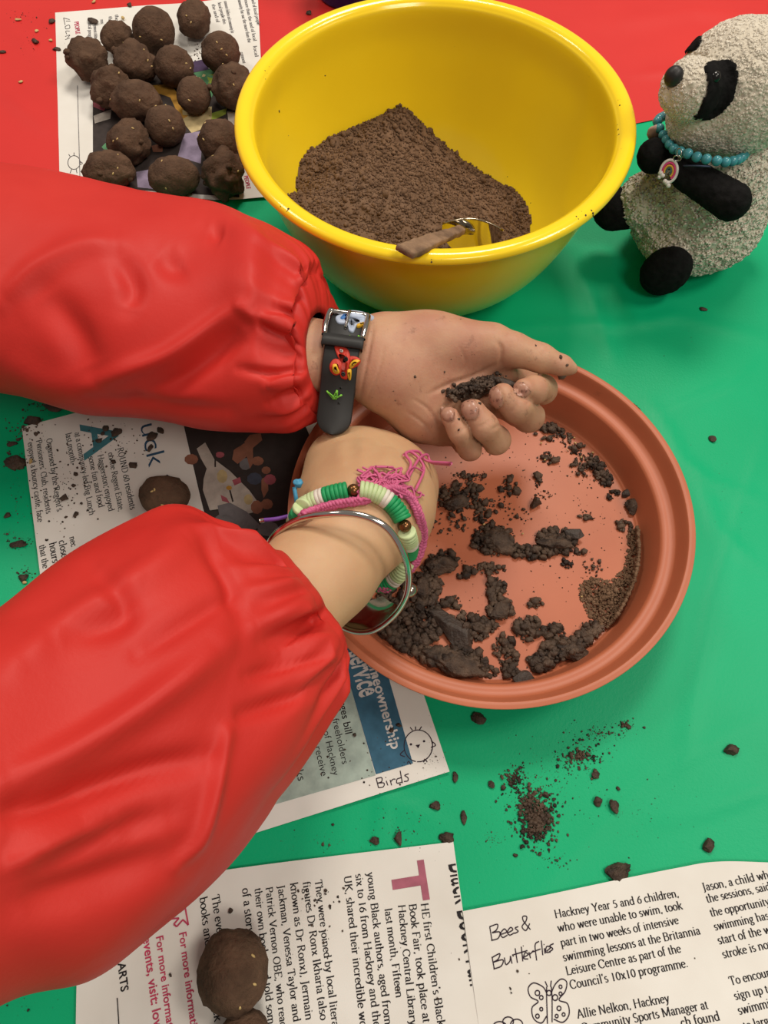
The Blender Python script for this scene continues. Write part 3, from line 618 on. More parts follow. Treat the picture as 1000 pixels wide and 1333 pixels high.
# ------------------------------------------------------------------ earth: balls, clods, crumbs
def rough_ball(c, r, seed, amp=0.10, freq=2.2, sub=4, R=None, crack=0.0):
    v, f = ICO[sub]; n = v.copy(); rs = np.random.RandomState(seed); o = rs.rand(3)*40
    d = amp*fbm(n*freq+o, 4)
    if crack: d -= crack*np.maximum(0, 1-np.abs(fbm(n*freq*1.7+o+9, 3))*7)
    v = n*(1+d)[:, None]*np.asarray(r)
    if R is not None: v = v @ np.asarray(R).T
    return v+np.asarray(c), f
def seed_ball(px, py, rx, ry, label, amp, crack, seed, group='seed balls drying on the newspaper', lift=0.0013):
    r = rx*mpp(P(px, py, 0.012)); ry_ = ry*mpp(P(px, py, 0.012)); rz = min(r, ry_)*0.96
    c = P(px, py, rz*0.97+lift)
    V, F = rough_ball(c, (r, ry_*1.02, rz), seed, amp*1.35, 2.1, 4, crack=crack*1.3); nb_ = vnormals(V, F); V = V+nb_*(r*0.03*fbm((V-c)/r*7+seed, 2)*min(1, amp*14))[:, None]
    V[:, 2] = np.maximum(V[:, 2], lift-0.0003)
    b = np.array([c[0], c[1], lift])
    root = empty('seed_ball', b, label, 'seed ball', group)
    mesh_obj('body', V, F, 'ball_soil', root, loc=b)
    rs = np.random.RandomState(seed+100); fn = vnormals(V, F)
    cand = np.where((fn @ -CD > 0.45))[0]
    for k in range(rs.randint(1, 4)):                 # pale seeds pressed into the ball
        i = rs.choice(cand); t = np.cross(fn[i], rs.randn(3)); t /= np.linalg.norm(t); q = 0.0009
        Rm = np.stack([t, np.cross(fn[i], t), fn[i]], 1); v, f = ICO[1]
        mesh_obj('seed', (v*np.array([q*1.2, q*0.6, q*0.4])) @ Rm.T+V[i], f, 'seed_husk', root, loc=V[i])
    for k in range(0 if amp < 0.09 else 3):           # little lumps stuck on
        i = rs.choice(len(V)); rr = r*rs.uniform(0.10, 0.18)
        v, f = rough_ball(V[i], rr, seed*7+k, 0.25, 2, 2); v[:, 2] = np.maximum(v[:, 2], lift)
        mesh_obj('lump', v, f, 'ball_soil', root, loc=V[i])
    return root
BALLS = [(115, 76, 25, 27, 'lumpy crumbling seed ball overhanging the white left margin of the newspaper', .13, .06),
 (152, 49, 20, 21, 'small seed ball between the smooth big ball and the lumpy margin ball', .09, .03),
 (200, 40, 27, 28, 'big smooth round seed ball beside the tall oval ball on the newspaper', .035, .008),
 (253, 24, 21, 29, 'tall oval seed ball standing on the printed text at the far newspaper edge', .08, .03),
 (174, 83, 27, 27, 'cracked seed ball with pale seeds behind the broad potato-shaped ball', .10, .05),
 (226, 86, 25, 25, 'rounded seed ball next to the purple patch of the printed photo', .06, .03),
 (287, 68, 25, 24, 'seed ball with one yellow seed on the text column by the bowl', .05, .02),
 (143, 113, 26, 25, 'crumbly seed ball touching the pink corner of the printed photo', .13, .06),
 (177, 132, 32, 26, 'broad potato-shaped seed ball in the middle of the cluster', .07, .03),
 (252, 124, 22, 24, 'small smooth seed ball lying alone on the amber part of the photo', .035, .01),
 (303, 112, 26, 29, 'folded wrinkled seed ball close against the yellow bowl', .09, .06),
 (215, 164, 26, 25, 'smooth egg-like seed ball resting against the potato-shaped ball', .03, .008),
 (168, 185, 26, 28, 'rough seed ball with a straw fleck between smooth ball and sleeve', .11, .04),
 (141, 222, 33, 23, 'flattened wide seed ball half behind the sleeve near the drawn bird', .09, .05),
 (227, 231, 33, 26, 'large oval seed ball lying just above the red sleeve', .05, .02),
 (286, 184, 27, 28, 'rounded seed ball half behind the dark knobbly ball by the bowl', .06, .03),
 (292, 226, 27, 32, 'dark knobbly seed ball at the newspaper edge beside the bowl', .15, .08)]
for i, b in enumerate(BALLS): seed_ball(*b, seed=11+i)
seed_ball(214, 645, 33, 27, 'dark damp seed ball on the newspaper between the two red sleeves', .05, .02, 41, 'seed balls on the nearer newspapers')
seed_ball(303, 1264, 46, 50, 'large round seed ball covering the book fair story text', .05, .03, 43, 'seed balls on the nearer newspapers', 0.002)
seed_ball(318, 1358, 36, 38, 'second seed ball touching the large ball on the book fair page', .06, .03, 44, 'seed balls on the nearer newspapers', 0.002)

def clod(px, py, rx, ry, label, z0, hz=0.7, m='wet_soil', seed=0, ang=0, amp=0.28, group='soil clods', cat='soil clod', name='soil_clod'):
    k = mpp(P(px, py, z0)); r = np.array([rx*k, ry*k, max(min(rx, ry)*k*hz, 0.0006)]); c = P(px, py, z0+r[2]*0.75)
    a = math.radians(ang); R = np.array([[math.cos(a), -math.sin(a), 0], [math.sin(a), math.cos(a), 0], [0, 0, 1]])
    V, F = rough_ball(c*0, (1, 1, 1), seed, amp*0.6, 1.8, 4 if rx > 12 else 3 if rx > 5 else 2)
    rs_ = np.random.RandomState(seed+5)
    for _ in range(26 if m == 'bark_soil' else 9):       # broken faces
        n_ = rs_.randn(3); n_ /= np.linalg.norm(n_); h_ = rs_.uniform(0.45, 0.85); d_ = V @ n_; V = V-np.outer(np.maximum(d_-h_, 0), n_)
    if m != 'bark_soil': V = V*(1+amp*0.8*fbm(V*5+seed, 3)*0.5-0.10*np.maximum(0, 1-np.abs(fbm(V*3.1+seed, 2))*6))[:, None]
    V = (V*r*1.12) @ R.T+c; V[:, 2] = np.maximum(V[:, 2], z0-0.0004)
    o = mesh_obj(name, V, F, m, loc=(c[0], c[1], z0)); return tag(o, label, cat, group)
_V1, _F1 = ICO[1]; _V0 = np.array([(0, 0, 1), (0, 0, -1), (1, 0, 0), (-1, 0, 0), (0, 1, 0), (0, -1, 0)], float)
_F0 = np.array([(0, 2, 4), (0, 4, 3), (0, 3, 5), (0, 5, 2), (1, 4, 2), (1, 3, 4), (1, 5, 3), (1, 2, 5)])
def crumbs(name, pos, rad, m, label, cat, parent=None, seed=0):
    """uncountable crumbs as one object"""
    rs = np.random.RandomState(seed); V, F, n = [], [], 0
    big = rad > np.quantile(rad, 0.55)
    for p, r, b in zip(pos, rad, big):
        v, f = (_V1, _F1) if b else (_V0, _F0)
        q = rs.randn(3, 3); q, _ = np.linalg.qr(q)
        v = (v*(1+rs.uniform(-0.32, 0.32, (len(v), 1)))*rs.uniform(0.6, 1.25, 3)) @ q.T*r+p
        V.append(v); F.append(f+n); n += len(v)
    o = mesh_obj(name, np.concatenate(V), np.concatenate(F), m, parent, smooth=False, loc=np.mean(pos, 0)*[1, 1, 0] if parent is None else wloc(parent))
    return tag(o, label, cat, None, 'stuff')

# ------------------------------------------------------------------ yellow bowl and the dry soil in it
BC = np.array([0.0247, 0.3413, 0.0]); BR, BH = 0.0974, 0.0876
outer = [(0.0, 0.0012), (0.046, 0.0012), (0.0495, 0.0002), (0.0525, 0.0008), (0.0575, 0.0045), (0.0662, 0.0140), (0.0738, 0.0262), (0.0800, 0.0405), (0.0850, 0.056), (0.0886, 0.070), (0.0908, 0.0800), (0.0922, 0.0820), (0.0952, 0.0826)]
lip = [(BR-0.0003, 0.0842), (BR, 0.0858), (BR-0.0010, 0.0874), (BR-0.0034, 0.0882), (BR-0.0062, 0.0877), (BR-0.0082, 0.0862), (BR-0.0098, 0.0830)]
inner = [(0.0862, 0.0700), (0.0826, 0.0560), (0.0776, 0.0410), (0.0714, 0.0270), (0.0640, 0.0155), (0.0555, 0.0070), (0.0450, 0.0040), (0.020, 0.0034), (0.0, 0.0032)]
prof = np.array(outer+lip+inner); pr2 = [prof[0]]
for a, b in zip(prof[:-1], prof[1:]):
    for t in (0.5, 1.0): pr2.append(a*(1-t)+b*t)
bowl = empty('mixing_bowl', BC, 'large yellow plastic mixing bowl half filled with dry soil', 'bowl')
mesh_obj('bowl_wall', *lathe(catmull(prof, 150), BC, 144), 'yellow_plastic', bowl, loc=BC)
INR = np.array(inner[::-1])[:, 0]; INZ = np.array(inner[::-1])[:, 1]
bowl_z = lambda r: np.interp(r, np.r_[INR, BR-0.0098], np.r_[INZ, 0.083])
def hit_bowl(px, py):
    d = P(px, py, 0)-C0; best = None
    for t in np.linspace(0.5, 1.1, 2400):
        q = C0+d*t; r = np.hypot(*(q-BC)[:2])
        if r < BR-0.009 and q[2] <= bowl_z(r): return q
    return q
EDGE = [(386, 252), (386, 232), (393, 206), (415, 188), (445, 172), (480, 157), (502, 146), (521, 136), (536, 144), (549, 160), (566, 176), (584, 192), (604, 209), (630, 226), (655, 240), (676, 252), (687, 268), (691, 288), (689, 305)]
bp = np.array([hit_bowl(*q) for q in EDGE])
near = []
for a in np.arange(200, 346, 12): near.append((BC[0]+0.081*math.cos(math.radians(a)), BC[1]+0.081*math.sin(math.radians(a)), np.interp(a, [200, 290, 315, 330], [0.0565, 0.0535, 0.040, 0.015])))
ctr = np.concatenate([bp, np.array(near), [[*P(500, 250, 0.056)[:2], 0.056], [*P(450, 240, 0.054)[:2], 0.054], [*P(560, 270, 0.050)[:2], 0.050]]])
def rbf(ctr):
    D = np.linalg.norm(ctr[:, None, :2]-ctr[None, :, :2], axis=2)+1e-6*np.eye(len(ctr))
    w = np.linalg.solve(D+1e-4*np.eye(len(ctr)), ctr[:, 2]-ctr[:, 2].mean()); m = ctr[:, 2].mean()
    return lambda xy: np.linalg.norm(xy[:, None]-ctr[None, :, :2], axis=2) @ w+m
soilz = rbf(ctr)
gx = np.linspace(-BR, BR, 150); X, Y = np.meshgrid(gx+BC[0], gx+BC[1], indexing='ij'); xy = np.stack([X.ravel(), Y.ravel()], -1)
r = np.hypot(*(xy-BC[:2]).T); z = soilz(xy); zb = bowl_z(r)
depth_soil = z-zb
z = np.where(r < BR-0.010, z, 0)+0.0016*fbm(np.column_stack([xy*120, 0*z]), 3)*np.clip(depth_soil/0.006, 0, 1)
F = grid_faces(150, 150)
ok = (r < BR-0.0100) & (depth_soil > -0.0012)
sV = np.column_stack([xy, np.maximum(z, zb-0.0006)])
F = F[ok[F].all(1)]; used = np.unique(F); remap = -np.ones(len(sV), int); remap[used] = np.arange(len(used))
sb = np.array([BC[0], BC[1], 0.004])
heap = empty('soil_heap', sb, 'heap of dry crumbly brown soil inside the yellow bowl', 'soil'); tag(heap, kind='stuff')
o = mesh_obj('soil_surface', sV[used], remap[F], 'dry_soil', heap, loc=sb); tag(o, kind='stuff')
cz = used[(depth_soil[used] > 0.0004)]
rs = np.random.RandomState(5)
pick = rs.choice(cz, 11000); jit = rs.uniform(-0.0007, 0.0007, (11000, 2))
rad = np.clip(rs.lognormal(-7.45, 0.42, 11000), 0.00028, 0.0021)
crumbs('crumb', sV[pick]+np.column_stack([jit, rad*0.35]), rad, 'dry_soil', None, None, heap, 6)

# scoop with a wooden handle leaning on the rim
h0 = P(541, 322, BH+0.004); h1 = P(598, 300, 0.074)
hd = (h1-h0)/np.linalg.norm(h1-h0); hs = np.cross(hd, [0, 0, 1]); hs /= np.linalg.norm(hs); hu = np.cross(hs, hd)
sc_root = empty('garden_scoop', h1, 'small metal scoop with weathered wooden handle on the rim of the yellow bowl', 'scoop')
n = 40; tt = np.linspace(-0.22, 1.05, n); sec = []
for i, t in enumerate(tt):
    c = h0+(h1-h0)*t; wv = 0.0046*(1-0.5*max(t, 0)); th = 0.0015; q = []
    for a in np.linspace(0, 2*np.pi, 20, endpoint=False):
        ca, sa = math.cos(a), math.sin(a); q.append(c+hs*wv*np.sign(ca)*abs(ca)**0.35+hu*th*np.sign(sa)*abs(sa)**0.35)
    sec.append(q)
sec = np.array(sec); sec += 0.0005*fbm(sec.reshape(-1, 3)*260, 3).reshape(n, 20, 1)*hu
F = grid_faces(n, 20, False, True).tolist()+[list(range(20)), [(n-1)*20+k for k in range(20)][::-1]]
mesh_obj('handle', sec.reshape(-1, 3), F, 'old_wood', sc_root, loc=h0)
# concave round blade, open towards the front
bc = P(614, 299, 0.068); e0 = P(576, 291.5, 0.071); e1 = P(655, 300, 0.071); ex = e1-e0; wdt = np.linalg.norm(ex)/2; ex /= 2*wdt; mid = (e0+e1)/2
dn = np.array([0.0, -0.30, -0.95]); dn -= ex*(dn @ ex); dn /= np.linalg.norm(dn); bk = np.cross(ex, dn); bk *= np.sign(bk[1])
nu, nv = 30, 22; U, Vv = np.meshgrid(np.linspace(-1, 1, nu), np.linspace(0, 1, nv), indexing='ij')
hw = np.sqrt(1-(Vv*0.96)**2); px_ = U*hw*wdt; py_ = Vv*wdt*1.12; bl = 0.0085*(1-(U*hw)**2)*(1-0.55*Vv**2)
bv = mid+px_[..., None]*ex+py_[..., None]*dn+bl[..., None]*bk
sv = np.concatenate([bv.reshape(-1, 3), (bv+0.0005*bk).reshape(-1, 3)]); gf = grid_faces(nu, nv)
mesh_obj('blade', sv, np.concatenate([gf, gf[:, ::-1]+nu*nv]), 'polished', sc_root, loc=mid)
topc = [mid+u*wdt*ex+0.0085*(1-u*u)*bk for u in np.linspace(-1, 1, 24)]
MB().add(*tube(np.array(topc), 0.00045, 8)).build('blade_edge', 'steel', sc_root, loc=mid)
MB().add(*tube(np.array([h0+(h1-h0)*0.95, mid+0.008*bk+0.006*dn]), 0.0016, 8)).build('shank', 'steel', sc_root, loc=h1)

# blue pot behind the bowl
q = P(456, -9, 0.0)
bp_root = empty('plant_pot', (q[0], q[1], 0.001), 'blue plastic pot standing behind the yellow bowl', 'pot')
mesh_obj('pot_wall', *lathe([(0, 0.0005), (0.022, 0.0005), (0.0235, 0.001), (0.0265, 0.045), (0.0285, 0.046), (0.029, 0.056), (0.0275, 0.056), (0.0262, 0.047), (0.0225, 0.003), (0, 0.003)], (q[0], q[1], 0.001), 48), 'blue_plastic', bp_root, loc=(q[0], q[1], 0.001))

# ------------------------------------------------------------------ clay-coloured saucer
TC = np.array([0.0472, 0.1554, 0.0014]); TR = 0.09; TZ = 0.0289
tprof = [(0, 0.0004), (0.068, 0.0004), (0.0715, 0.0010), (0.0750, 0.006), (0.0785, 0.0165), (0.0800, 0.0178), (0.0826, 0.0186), (0.0846, 0.0202), (0.0872, 0.0262), (0.0886, 0.0272), (0.0897, 0.0280), (0.0899, 0.0287), (0.0892, TZ), (0.0876, TZ-0.0001), (0.0866, TZ-0.0010),
         (0.0842, 0.0225), (0.0832, 0.0212), (0.0815, 0.0206), (0.0795, 0.0204), (0.0780, 0.0196), (0.0770, 0.0172), (0.0740, 0.0060), (0.0726, 0.0038), (0.0705, 0.0029), (0.062, 0.0026), (0.030, 0.0026), (0, 0.0026)]
tray = empty('plant_saucer', TC, 'round clay-coloured plastic plant saucer scattered with moist soil', 'saucer')
mesh_obj('saucer_wall', *lathe(catmull(tprof, 170), TC, 160), 'terracotta', tray, loc=TC)
TFZ = TC[2]+0.0026
K = lambda x, y: (440+0.48*x, 480+0.48*y)              # notes taken on an enlarged view of the saucer
CL = [(590, 160, 62, 38, 90, 1), (650, 205, 36, 28, 40, 1), (570, 245, 30, 18, 30, 1), (690, 265, 58, 34, 110, 1.1), (730, 292, 40, 22, 50, 1), (560, 140, 20, 20, 25, 1), (785, 335, 16, 12, 10, 1.2), (815, 425, 20, 16, 30, 1.2),
      (330, 345, 62, 36, 130, 1.1), (300, 410, 70, 40, 50, .9), (390, 390, 28, 26, 45, 1), (360, 292, 45, 14, 40, .9), (460, 320, 26, 34, 35, .9), (545, 305, 10, 18, 18, .9), (440, 375, 40, 20, 24, .7), (500, 400, 40, 20, 16, .7), (560, 345, 25, 12, 14, .7), (675, 400, 20, 12, 16, 1),
      (420, 465, 58, 42, 210, 1.2), (520, 497, 62, 20, 130, 1.1), (590, 470, 52, 36, 170, 1.3), (650, 500, 18, 10, 14, .9), (285, 525, 42, 30, 110, 1.2), (400, 545, 50, 16, 70, 1), (428, 600, 24, 32, 90, 1.1), (440, 650, 38, 26, 110, 1.2), (340, 560, 18, 12, 14, 1), (620, 530, 24, 12, 18, .8), (690, 540, 30, 25, 22, .7), (535, 640, 20, 14, 16, 1.2),
      (180, 680, 105, 85, 620, 1.4), (115, 735, 75, 55, 420, 1.4), (290, 800, 110, 46, 420, 1.4), (230, 590, 50, 42, 170, 1.2), (350, 705, 60, 42, 190, 1.3), (250, 540, 22, 22, 40, 1), (410, 830, 24, 16, 40, 1), (350, 865, 75, 10, 50, .8), (60, 690, 40, 50, 150, 1.3), (310, 635, 30, 16, 45, 1),
      (515, 705, 38, 32, 120, 1.2), (585, 715, 30, 22, 80, 1.1), (625, 780, 88, 42, 330, 1.4), (560, 815, 36, 36, 150, 1.3), (450, 760, 28, 38, 80, 1.1), (470, 850, 24, 28, 60, 1.1), (700, 735, 48, 26, 120, 1.2), (600, 855, 30, 14, 40, 1), (420, 700, 12, 20, 24, .9), (480, 790, 12, 12, 14, 1)]
rs = np.random.RandomState(21); pos, rad = [], []
def drop(px, py, lift, rr):
    q = P(px, py, TFZ); d = np.hypot(*(q-TC)[:2])
    if d > 0.0705: q[:2] = TC[:2]+(q-TC)[:2]/d*rs.uniform(0.064, 0.0705)
    q[2] += lift; pos.append(q); rad.append(rr)
for cx, cy, rx, ry, nn, sz in CL:
    for k in range(int(nn*1.25)):
        a = rs.uniform(0, 2*np.pi); u = rs.uniform(0, 1)**0.62; x, y = K(cx+rx*1.04*u*math.cos(a), cy+ry*1.04*u*math.sin(a))
        rr = np.clip(rs.lognormal(-7.15, 0.45)*sz, 0.0003, 0.0023); pile = (1-u)*min(nn/300, 1)*0.0055*rs.rand()
        drop(x, y, rr*0.5+pile, rr)
for k in range(520):
    a = rs.uniform(0, 2*np.pi); u = rs.rand()**0.5*0.069; q = TC[:2]+u*np.array([math.cos(a), math.sin(a)])
    pos.append(np.array([q[0], q[1], TFZ+0.0001])); rad.append(rs.uniform(0.00012, 0.00055))
crumbs('soil_crumbs', np.array(pos), np.array(rad), 'wet_soil', 'moist dark soil crumbs strewn over the floor of the clay saucer', 'soil', seed=3)
# dry gritty patch
poly = [K(*q) for q in [(785, 440), (850, 445), (858, 520), (850, 600), (820, 660), (790, 700), (735, 712), (690, 690), (655, 620), (655, 585), (690, 565), (740, 575), (775, 545), (785, 500)]]
xs = np.array(poly); pos, rad = [], []
while len(pos) < 2600:
    q = np.array([[rs.uniform(xs[:, 0].min(), xs[:, 0].max()), rs.uniform(xs[:, 1].min(), xs[:, 1].max())]])+rs.randn(1, 2)*0.5
    if inpoly(q, poly)[0]:
        ed = min(pdist(q, poly+poly[:1])[0][0]/14, 1); rr = rs.uniform(0.0003, 0.0009)*(1.5 if rs.rand() < 0.06 else 1)
        w = P(*q[0], TFZ); d = np.hypot(*(w-TC)[:2])
        if d > 0.0715: w[:2] = TC[:2]+(w-TC)[:2]/d*0.0712
        w[2] += 0.0016*ed*rs.rand()+max(0, d-0.068)*0.6; pos.append(w); rad.append(rr)
crumbs('dry_grit', np.array(pos), np.array(rad), 'dry_soil', 'patch of dry gritty soil against the side of the clay saucer', 'soil', seed=4)
pos = [np.append(P(*K(*q), TFZ)[:2], TFZ+0.001) for q in [(600, 150), (640, 190), (395, 424), (310, 320), (290, 795), (300, 790), (660, 620), (500, 450), (430, 470), (560, 250), (690, 230), (150, 650), (250, 760), (610, 770), (325, 131)]+[(rs.uniform(540, 740), rs.uniform(130, 280)) for k in range(12)]]
crumbs('seed_husks', np.array(pos), np.full(len(pos), 0.0007), 'seed_husk', 'tiny pale seeds and husks among the soil in the saucer', 'seeds', seed=8)
SC = [(637, 446, 40, 22, 'smooth flat dark bark chip lying on the crumbs amid the saucer', .5, 'bark_soil', -14, .10),
      (318, 705, 92, 42, 'long angular dark bark slab in the thick soil by the bangle', .55, 'bark_soil', -46, .16),
      (300, 800, 92, 36, 'long low wet soil clod beside the bark slab at the near saucer wall', .6, 'wet_soil', -16, .30),
      (506, 836, 32, 34, 'rounded grey-brown pebble-like clod near the rim among crumbs', .7, 'bark_soil', 0, .10),
      (645, 765, 62, 30, 'elongated wet clod lying in crumbs between pebble clod and dry grit', .6, 'wet_soil', -20, .25),
      (803, 376, 28, 20, 'clumpy dark clod at the foot of the saucer wall above the grit', .8, 'wet_soil', 0, .34),
      (783, 337, 20, 15, 'squarish dark clod by the saucer wall next to a clumpy clod', .8, 'bark_soil', 20, .2),
      (285, 525, 38, 26, 'crumbly clod on bare clay floor between bracelet and middle ridge', .8, 'wet_soil', 10, .34),
      (590, 472, 44, 30, 'lumpy clod right under the flat bark chip', .6, 'wet_soil', 0, .34),
      (440, 655, 38, 24, 'clumpy clod alone on the bare floor right of the bark slab', .8, 'wet_soil', 15, .36),
      (536, 364, 18, 18, 'small round clod alone on the floor near the fingers', .9, 'wet_soil', 0, .25),
      (320, 360, 34, 24, 'rough clod beside the braided bracelet tassel', .8, 'wet_soil', 0, .36),
      (430, 470, 44, 28, 'crumbly lump in the middle ridge of soil', .6, 'wet_soil', -20, .36),
      (228, 600, 36, 30, 'dark damp lump beside the bangle ball', .8, 'wet_soil', 0, .34)]
for i, (x, y, rx, ry, lab, hz, m, ang, amp) in enumerate(SC):
    clod(*K(x, y), rx*0.48, ry*0.48, lab, TFZ+(0.002 if i == 0 else 0), hz, m, 60+i, ang, amp, 'soil clods in the saucer')
q = TC+np.array([0.0775*math.cos(0.95), 0.0775*math.sin(0.95), 0.021]); q = proj(q[None])[0]
clod(826, 533, 7, 7, 'small wet clod stuck to the saucer rim', TC[2]+0.024, .9, 'wet_soil', 90, 0, .3, 'soil clods in the saucer')

# ------------------------------------------------------------------ crumbs on cloth and paper
ZC = 0.0001
TAB = [(779, 1043, 7, 8, 'oval clod on the green cloth beside another of its size'), (799, 1050, 7, 9, 'dark pitted clod next to an oval clod on the green cloth'), (951, 976, 10, 8, 'ragged reddish clod on the green cloth far from the others'),
       (922, 1101, 8, 12, 'upright dark clod near the edge of the swimming story page'), (806, 1136, 16, 12, 'large crumbly clod against the edge of the swimming story page'), (565, 1049, 9, 6, 'flat crumb near the book fair page corner'),
       (604, 1064, 4, 9, 'thin dark crumb standing near the cloth crease'), (583, 1091, 11, 7, 'clod touching the corner of the book fair page'), (593, 1012, 4, 8, 'slim seed-like crumb beside the drawn bird sheet'),
       (640, 1022, 5, 5, 'small round crumb between bird sheet and soil spill'), (622, 936, 9, 9, 'damp clod tucked under the near saucer rim'), (928, 571, 5, 5, 'tiny black crumb on the cloth right of the saucer'),
       (916, 402, 5, 3, 'tiny seed-like crumb on the cloth below the panda'), (775, 1009, 6, 5, 'crumb at the end of the brushed soil spill'), (519, 1091, 6, 9, 'brown crumb between the two newspaper sheets'), (487, 1095, 7, 5, 'flat brown crumb near the sleeve hem and newspaper'),
       (20, 602, 13, 9, 'dark clod on green cloth left of the picnic sheet'), (45, 548, 15, 9, 'big dark clod at the corner of the picnic sheet'), (70, 530, 12, 6, 'stretched dark clod close under the upper sleeve'), (15, 578, 8, 4, 'flat dark crumb left of the picnic sheet corner'),
       (10, 671, 5, 4, 'lone crumb on the shaded green cloth'), (30, 752, 7, 6, 'crumb with pale husk beside the lower sleeve'), (24, 709, 10, 5, 'thin scattering clod near the lower sleeve'), (46, 54, 5, 6, 'dark chip on the red cloth left of the seed balls'),
       (68, 27, 4, 5, 'dark chip at the corner of the seed ball page'), (74, 64, 6, 3, 'flat chip lying by the margin of the seed ball page'), (3, 67, 5, 3, 'dark chip on the red cloth far from the page'), (169, 7, 4, 4, 'pointed chip behind the seed ball page'), (403, 17, 4, 4, 'small dark crumb on red cloth between blue pot and page')]
for i, (x, y, rx, ry, lab) in enumerate(TAB):
    w = P(x, y); z0 = float(cloth(w[0], w[1])[0])+(0.0007 if y < 250 else 0.0)
    clod(x, y, rx, ry, lab, z0, .6, 'wet_soil', 200+i, 0, .3, 'crumbs on the tablecloths')
ONP = [(138, 557, 5, 5), (154, 562, 8, 6), (198, 567, 8, 6), (195, 584, 6, 4), (172, 605, 6, 6), (98, 617, 4, 3), (84, 648, 6, 6), (128, 573, 5, 4), (99, 670, 5, 4), (148, 601, 3, 5), (209, 561, 6, 4), (134, 564, 3, 3), (96, 632, 3, 3), (106, 655, 2, 2), (121, 28, 5, 8), (320, 765, 4, 4), (462, 957, 3, 3), (520, 944, 4, 3), (510, 951, 3, 4), (300, 690, 0, 0), (412, 1186, 0, 0), (300, 1185, 4, 3), (222, 1269, 3, 2), (570, 1300, 2, 2)]
ONL = ['dark crumb at the top of the teal capital A', 'broad dark crumb at the point of the teal capital A', 'large crumb on the blue headline under the upper sleeve', 'crumb touching the letter c of the blue headline', 'round lumpy crumb between the word ROUND and the headline',
       'small crumb beside the words last month', 'oval crumb on the line about the Regent estate club', 'crumb in the crossbar of the teal capital A', 'elongated crumb near the word Lunch', 'thin crumb before the word Haggerston', 'crumb at the paper crease close under the sleeve hem', 'tiny crumb inside the teal capital A',
       'tiny crumb below the small crumb beside the words last month', 'speck-sized crumb between the Regent and Lunch lines', 'long dark chip lying on the seed ball page', 'crumb on the plain paper under the lower sleeve', 'seed-like crumb beside the words charges bill', 'crumb on the p of the blue band title', 'crumb between the band title and drawn bird', '', '', 'crumb above the large seed ball on the book fair page', 'flat crumb beside the pink printed lines', 'tiny crumb on the first line of the book fair story']
for i, (x, y, rx, ry) in enumerate(ONP):
    if not rx: continue
    w = P(x, y); pg = pb if y > 1110 else (pt if y < 240 else pm); z0 = float(pg.z(w[:2])[0])
    clod(x, y, rx, ry, ONL[i], z0+0.0002, .5, 'wet_soil', 300+i, 30*i, .3,
         {'pm': 'crumbs on the picnic sheet', 'pb': 'crumbs on the book fair page', 'pt': 'crumbs on the seed ball page'}['pm' if pg is pm else 'pb' if pg is pb else 'pt'])
DUST = [(700, 1068, 26, 36, 900, 1.2), (686, 1045, 26, 26, 260, .9), (670, 1012, 20, 16, 200, .9), (755, 985, 34, 16, 260, .8), (780, 955, 50, 16, 160, .6), (815, 944, 14, 8, 60, .8), (700, 1030, 60, 55, 220, .5), (740, 1000, 70, 50, 200, .45), (726, 1120, 30, 16, 40, .6), (560, 990, 40, 60, 60, .4), (640, 1090, 70, 60, 90, .4), (830, 1060, 120, 90, 90, .35),
        (30, 560, 36, 22, 130, .9), (60, 528, 22, 8, 90, 1), (22, 600, 18, 12, 90, .9), (25, 705, 24, 12, 90, .7), (20, 650, 24, 90, 90, .5), (35, 745, 16, 10, 40, .7), (40, 60, 40, 50, 40, .5), (30, 20, 40, 16, 40, .5), (940, 640, 40, 70, 30, .3), (520, 1080, 60, 30, 80, .45), (420, 1100, 60, 20, 60, .4), (30, 1310, 40, 16, 20, .4), (900, 440, 60, 60, 16, .3)]
pos, rad = [], []
for cx, cy, rx, ry, nn, sz in DUST:
    for k in range(nn):
        a = rs.uniform(0, 2*np.pi); u = abs(rs.randn())*0.55; x, y = cx+rx*u*math.cos(a), cy+ry*u*math.sin(a); w = P(x, y)
        rr = np.clip(rs.lognormal(-7.9, 0.5)*sz, 0.00010, 0.0012); w[2] = rr*0.4+(max(0, 1-u)*0.0012*rs.rand() if nn > 500 else 0); pos.append(w); rad.append(rr)
pos = np.array(pos); pos[:, 2] += cloth(pos[:, 0], pos[:, 1])+np.where(pos[:, 1] > edge(pos[:, 0]), 0.0007, 0)
def on_paper(pos):
    pp = proj(pos*[1, 1, 0]); z = np.zeros(len(pos))
    for pg, pl in ((pm, [(30, 552), tuple(D_), (585, 1005), (104, 1158)]), (pb, [(104, 1160), (590, 1096), (655, 1560), (96, 1640)]), (pr, [(602, 1186), (930, 1122), (1180, 1130), (1200, 1500), (660, 1600)]), (pt, [(72, 17), (336, -5), (348, 258), (78, 230)])):
        m = inpoly(pp, pl)
        if m.any(): z[m] = pg.z(pos[m][:, :2])-cloth(pos[m][:, 0], pos[m][:, 1])
    return z
pos[:, 2] += on_paper(pos)
crumbs('soil_dust', pos, np.array(rad), 'wet_soil', 'fine soil crumbs spilled over the tablecloths', 'soil', seed=13)
pos, rad = [], []
for k in range(330):
    c = [(80, 630, 45, 60), (150, 580, 40, 40), (420, 1170, 40, 30), (260, 70, 16, 14), (500, 1000, 60, 50), (700, 1250, 120, 60), (400, 1250, 150, 60)][rs.choice(7, p=[.34, .22, .1, .16, .08, .05, .05])]
    x, y = c[0]+c[2]*rs.randn()*0.5, c[1]+c[3]*rs.randn()*0.5; w = P(x, y); pos.append(w); rad.append(rs.uniform(0.00012, 0.0006))
pos = np.array(pos); oz = on_paper(pos); pos[:, 2] = cloth(pos[:, 0], pos[:, 1])+oz+0.0002; keep = oz > 0
